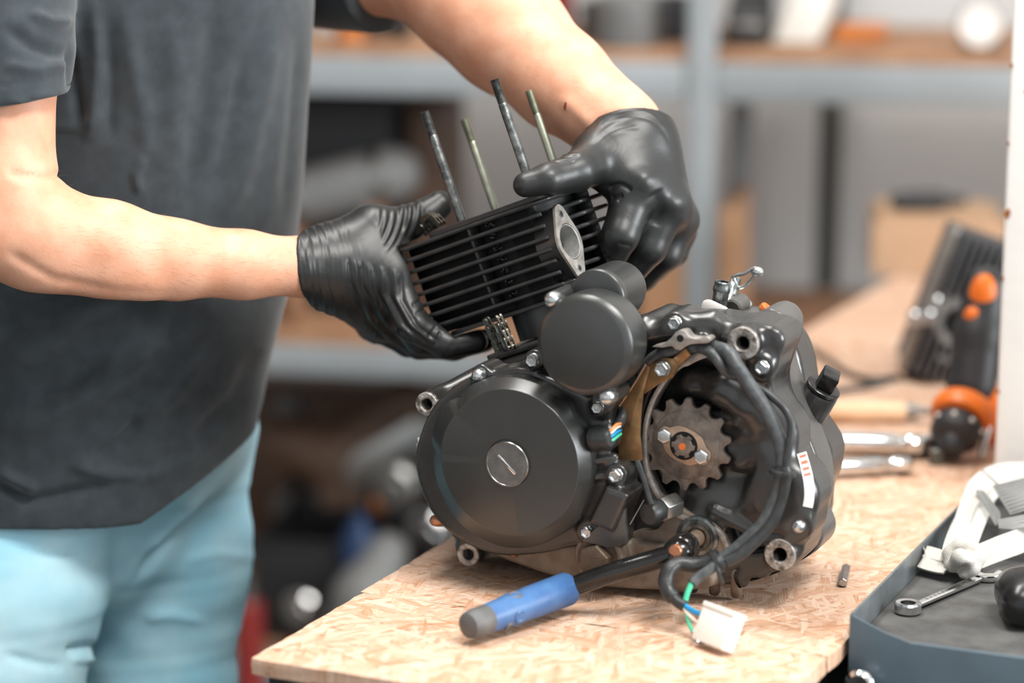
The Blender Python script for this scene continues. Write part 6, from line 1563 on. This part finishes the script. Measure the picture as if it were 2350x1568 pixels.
    cd = (Vector(w1) - Vector(w0)).normalized(); cp = Vector(W3(1442, 306, 2.215)); cd = Vector((0.12, -0.75, -1)).normalized()
    F.put(lambda X, Y, Z: ((X - cp.x) * cd.x + (Y - cp.y) * cd.y + (Z - cp.z) * cd.z), (0.0, 2.0, 1.25), (0.25, 2.35, 1.45), 0, True)
    press(F)
    V, Q = F.mesh(1); N = vnormals(V, Q); u, v = to_px(V)
    n1 = fbm(V, 40, 11)
    # knuckles
    disp = np.zeros(len(V))
    for (a, b), s, h in (((1476, 412), 17, .0030), ((1546, 468), 17, .0026), ((1572, 512), 14, .002)):
        disp += h * np.exp(-((u - a) ** 2 + (v - b) ** 2) / (2 * s * s))
    for pts, w, h in [([(1500, 440), (1512, 470), (1500, 520)], 16, -.0022), ([(1395, 432), (1425, 425), (1450, 438)], 6, -.0022), ([(1402, 455), (1430, 448)], 5, -.0018), ([(1398, 470), (1420, 462)], 4, .0012), ([(1364, 316), (1384, 292), (1412, 276), (1450, 268), (1490, 274), (1520, 298), (1538, 330)], 5, -.0006), ([(1372, 330), (1396, 308), (1430, 296), (1470, 292)], 5, .0005), ([(1362, 302), (1380, 276), (1410, 260), (1450, 254), (1494, 262), (1526, 296)], 4, .0006),
                      ([(1270, 372), (1320, 368)], 3, -.0009), ([(1275, 362), (1330, 357)], 3, -.0009), ([(1290, 352), (1335, 346)], 3, -.0008), ([(1375, 606), (1400, 590)], 4, -.0010), ([(1365, 590), (1390, 580)], 3, -.0008), ([(1420, 560), (1450, 565)], 4, -.0010)]:
        pts = [(q.x, q.y) for q in catmull([(a_, b_, 0) for a_, b_ in pts], 5)]; d, fr = seg_dist(u, v, pts); disp += h * np.exp(-(d / w) ** 2) * np.clip(np.minimum(fr, 1 - fr) / 0.15, 0, 1)
    V += N * disp[:, None]
    np_mesh('glove', V, Q, 'glove_nitrile', root, inv)
person()

# ================================================================== THINGS ON THE REAR OF THE BENCH
BENCH_ROT = -YAW
def bench_items():
    # hex bit lying on the board
    a = at_height(1934, 1338, TABLE_Z + 0.004); b = at_height(1942, 1303, TABLE_Z + 0.004); d = b - a
    m = MB().lathe(a, d, [(0.0034, 0), (0.0042, 0.0006), (0.0042, d.length - 0.001), (0.0030, d.length)], 6, ang0=0.52)
    m.v = [(x, y, max(z, TABLE_Z + 0.0003)) for x, y, z in m.v]
    tag(m.build('hex_bit', 'brushed_steel'), 'small steel hex bit lying alone on the board right of the engine', 'bit')
    # ratchet handles
    def ratchet(name, label, u0, v0, u1, v1, r, head):
        a = at_height(u0, v0, TABLE_Z + r); b = at_height(u1, v1, TABLE_Z + r); d = b - a; L_ = d.length; an = math.atan2(d.y, d.x)
        root = empty(name, (a.x, a.y, TABLE_Z), label, 'ratchet', rz=an)
        MB().lathe((0, 0, r), (1, 0, 0), [(r * 0.7, 0), (r, 0.004), (r, L_ * 0.7), (r * 0.8, L_ * 0.74), (r * 0.75, L_ * 0.88)], 24).build('handle', 'chrome', root)
        MB().lathe((L_ * 0.92, 0, r - head * 0.45), (0, 0, 1), [(head * 0.8, 0), (head, 0.002), (head, head * 0.8), (head * 0.75, head * 1.0)], 28).build('head', 'chrome', root)
        MB().lathe((L_ * 0.80, 0, r), (1, 0, 0), [(r * 0.8, 0), (r * 0.98, 0.004), (r * 0.98, 0.012), (r * 0.8, 0.016)], 20).build('collar', 'chrome', root)
        return root
    ratchet('ratchet_wrench', 'large chrome ratchet lying behind the engine, the upper one', 1850, 1012, 2130, 1022, 0.0125, 0.016)
    ratchet('ratchet_wrench', 'smaller chrome ratchet lying behind the engine, the nearer one', 1850, 1078, 2090, 1066, 0.0095, 0.012)
    s0 = at_height(2108, 1022, TABLE_Z + .011); s1 = at_height(2172, 1022, TABLE_Z + .011)
    d = s1 - s0; m = MB().lathe(s0, d, [(0.009, 0), (0.0115, 0.001), (0.0115, d.length - 0.001), (0.0085, d.length), (0.0078, d.length - 0.008)], 28); m.v = [(x, y, max(z, TABLE_Z + 0.0003)) for x, y, z in m.v]
    tag(m.build('long_socket', 'chrome'), 'long chrome socket at the end of the larger ratchet', 'socket')
    c = at_height(2150, 1064, TABLE_Z); m = MB().lathe(c, (0, 0, 1), [(0.008, 0), (0.009, 0.001), (0.009, 0.016), (0.008, 0.017), (0.006, 0.017), (0.0058, 0.008)], 24)
    tag(m.build('small_socket', 'stud_steel'), 'small dark socket standing in front of the drill chuck', 'socket')
    # pale wooden handle
    a = at_height(1880, 945, TABLE_Z + .012); b = at_height(2100, 945, TABLE_Z + .012); d = b - a
    root = empty('wooden_file', (a.x, a.y, TABLE_Z), 'pale wooden tool handle lying behind the ratchets', 'hand tool', rz=math.atan2(d.y, d.x))
    MB().lathe((0, 0, .0125), (1, 0, 0), [(0.007, 0), (0.011, 0.006), (0.0123, d.length * 0.4), (0.011, d.length * 0.8), (0.009, d.length * 0.9)], 24).build('handle', 'pale_wood', root)
    MB().lathe((d.length * 0.9, 0, .0125), (1, 0, 0), [(0.0095, 0), (0.0095, 0.012), (0.005, 0.014), (0.004, 0.06)], 20).build('ferrule', 'brushed_steel', root)
    # cables
    P = catmull([at_height(u, v, TABLE_Z + .004) for u, v in [(1860, 800), (1895, 822), (1950, 858), (2010, 872), (2060, 866), (2000, 884), (1940, 894), (1890, 902)]], 8)
    tag(MB().tube(P, 0.0038, 10).build('power_cable', 'rubber_black'), 'thin black cable looping on the bench behind the engine', 'cable')

    # second finned barrel, tipped on its side and leaning
    bl = at_height(2088, 884, TABLE_Z); Yb = bl.y + 0.02
    root = empty('spare_barrel', (bl.x, Yb, TABLE_Z), 'used black finned cylinder leaning on the bench beside the orange drill', 'engine cylinder')
    O_ = Vector((bl.x, Yb, TABLE_Z))
    p = lambda u, v, y=Yb: at_depth(u, v, y) - O_
    ax = (p(2196, 520) - p(2066, 850)); H = ax.length; ax.normalize()          # along the fins, leaning right
    s = Vector((0, 1, 0)).cross(ax); s.normalize()
    if s.x < 0: s = -s
    dd = ax.cross(s)
    if dd.y < 0: dd = -dd
    M = Matrix((s, dd, ax)).transposed().to_4x4(); M.translation = p(2066, 850)
    Wd = 0.118
    MB().box((0.016, 0.0, H * 0.02), (Wd, 0.09, H * 0.98), M).build('body', 'frame_black', root, bevel=0.004)
    MB().box((-0.003, -0.010, H * 0.0), (0.003, 0.016, H * 1.0), M).build('gasket_face', 'bare_alloy', root, bevel=0.001)
    for k in range(11):
        x = 0.010 + k * 0.0105; e0 = 0.55 if k > 1 else 0.03
        MB().box((x - 0.0017, -0.024, H * e0), (x + 0.0017, 0.1, H * 0.985), M).build('fin', 'fin_grey', root, bevel=0.0007)
        if k > 1 and k < 5: MB().box((x - 0.0017, -0.024, H * 0.03), (x + 0.0017, 0.1, H * 0.30), M).build('fin', 'fin_grey', root, bevel=0.0007)
    R3 = M.to_3x3(); fr_ = R3 @ Vector((0, -1, 0))
    MB().lathe(M @ Vector((0.043, 0.0, H * 0.43)), fr_, [(0.032, 0), (0.032, 0.022), (0.030, 0.024), (0.0215, 0.024), (0.020, 0.006), (0.001, 0.006)], 36).build('port', 'grey_plastic', root)
    MB().lathe(M @ Vector((0.043, -0.0065, H * 0.43)), fr_, [(0.0198, 0), (0.001, 0.0002)], 32).build('port_hole', 'dark_hole', root)
    MB().box((0.040, -0.006, H * 0.205), (0.084, 0.001, H * 0.30), M).build('window', 'dark_hole', root)
    MB().box((0.030, -0.022, H * 0.155), (0.088, 0.0, H * 0.195), M).build('ledge', 'grey_plastic', root, bevel=0.002)
    MB().box((0.012, -0.012, H * 0.36), (0.022, 0.0, H * 0.58), M).build('web', 'bare_alloy', root, bevel=0.002)
    for x, z in ((0.012, 0.50), (0.010, 0.40), (-0.008, 0.36), (0.094, 0.47)):
        MB().lathe(M @ Vector((x, -0.006, H * z)), fr_, [(0.0105, 0), (0.0105, 0.014), (0.008, 0.017)], 20).build('stud_nut', 'zinc', root)
    MB().prism([(0.0, 0.0), (0.13, 0.0), (0.13, 0.075), (0.10, 0.055), (0.0, 0.012)], lambda q, y: (q[0], y, q[1]), 0.02, 0.08).build('support_foot', 'frame_black', root, bevel=0.003)

    settle('spare_barrel', 0.0008)
    # cordless drill, nose towards the viewer
    Yd = at_height(2200, 1030, TABLE_Z).y - 0.03
    n0 = Vector(at_depth(2196, 985, Yd - 0.02)); n1 = Vector(at_depth(2228, 890, Yd + 0.02)); n2 = Vector(at_depth(2262, 660, Yd + 0.06))
    root = empty('cordless_drill', (n0.x, n0.y, TABLE_Z), 'orange and black cordless drill standing on the bench by the white post', 'drill')
    o = Vector((n0.x, n0.y, TABLE_Z)); n0, n1, n2 = n0 - o, n1 - o, n2 - o
    ax = (n1 - n0).normalized()
    MB().lathe(n0 - ax * 0.018, ax, [(0.010, -0.016), (0.014, -0.012), (0.016, 0.0), (0.024, 0.004), (0.027, 0.008), (0.027, 0.024), (0.025, 0.028)], 36).build('clutch_ring', 'black_plastic', root)
    for k in range(7):
        a = math.pi * (0.75 + k * 0.12); sd = ax.orthogonal().normalized(); q = ax.cross(sd)
        MB().ball(n0 + ax * 0.0 + (sd * math.cos(a * 2) + q * math.sin(a * 2)) * 0.027, 0.0028, 8, 6).build('ring_mark', 'label_white', root)
    MB().lathe(n0 + ax * 0.0105, ax, [(0.026, 0), (0.032, 0.003), (0.034, 0.012), (0.031, 0.022), (0.026, 0.026)], 36).build('collar', 'orange_plastic', root)
    F = Field((-0.1, -0.1, 0.0), (0.14, 0.18, 0.34), 0.003)
    F.chain([n1, n1.lerp(n2, 0.5), n2], [0.027, 0.026, 0.024], 0.01); V, Q = F.mesh(2); np_mesh('handle', V, Q, 'black_plastic', root)
    F = Field((-0.1, -0.1, 0.0), (0.14, 0.18, 0.34), 0.003); g0 = n1.lerp(n2, 0.93) + Vector((-0.004, -0.014, 0)); F.ell(g0, (0.016, 0.014, 0.026)); V, Q = F.mesh(1); np_mesh('trigger', V, Q, 'orange_plastic', root)
    F = Field((-0.1, -0.1, 0.0), (0.14, 0.18, 0.34), 0.003); g0 = n1.lerp(n2, 0.74) + Vector((-0.012, -0.016, 0)); F.ell(g0, (0.011, 0.010, 0.012)); V, Q = F.mesh(1); np_mesh('button', V, Q, 'orange_plastic', root)
    F = Field((-0.1, -0.1, -0.01), (0.16, 0.18, 0.2), 0.003); F.chain([n1 + Vector((0.02, 0, -0.02)), Vector((0.055, 0.05, 0.03))], [0.024, 0.028], 0.01); V, Q = F.mesh(1); V[:, 2] = np.maximum(V[:, 2], 0.0); np_mesh('motor_housing', V, Q, 'orange_plastic', root)
    MB().cyl(Vector((0.026, -0.005, 0.0045)), Vector((0.036, 0.01, 0.04)), 0.0042, seg=12).build('bit', 'zinc', root)

    # cartons at the far end of the bench
    p = at_height(2010, 640, TABLE_Z)
    for name, label, u0, u1, vb, vt, dep, mt in (('bench_carton', 'open tan cardboard box on the far end of the bench', 2000, 2300, 632, 505, 0.2, 'card_pale'),):
        a = at_height(u0, vb, TABLE_Z + 0.0); L_ = (at_depth(u1, vb, a.y) - a).length; h = at_depth(u0, vt, a.y).z - TABLE_Z
        r = empty(name, (a.x, a.y, TABLE_Z), label, 'box', rz=-0.12)
        MB().box((0, 0, 0), (L_, dep, 0.004)).build('bottom', mt, r)
        MB().box((0, 0, 0.004), (L_, 0.004, h)).build('side', mt, r); MB().box((0, dep - 0.004, 0.004), (L_, dep, h)).build('side', mt, r)
        MB().box((0, 0.004, 0.004), (0.004, dep - 0.004, h)).build('side', mt, r); MB().box((L_ - 0.004, 0.004, 0.004), (L_, dep - 0.004, h)).build('side', mt, r)
        MB().box((0.01, 0.006, h), (L_ - 0.01, dep - 0.006, h + 0.006)).build('flap', mt, r)
        q = r
    z = TABLE_Z + h + 0.006
    c = at_depth(2110, 520, a.y + 0.06); m = MB().lathe((c.x, a.y + 0.05, z + 0.016), (1, 0.1, 0), [(0.004, -0.05), (0.012, -0.045), (0.016, -0.02), (0.016, 0.03), (0.01, 0.036), (0.007, 0.07)], 20)
    tag(m.build('screwdriver', 'black_plastic'), 'dark screwdriver lying on the far cardboard box', 'screwdriver')
bench_items()
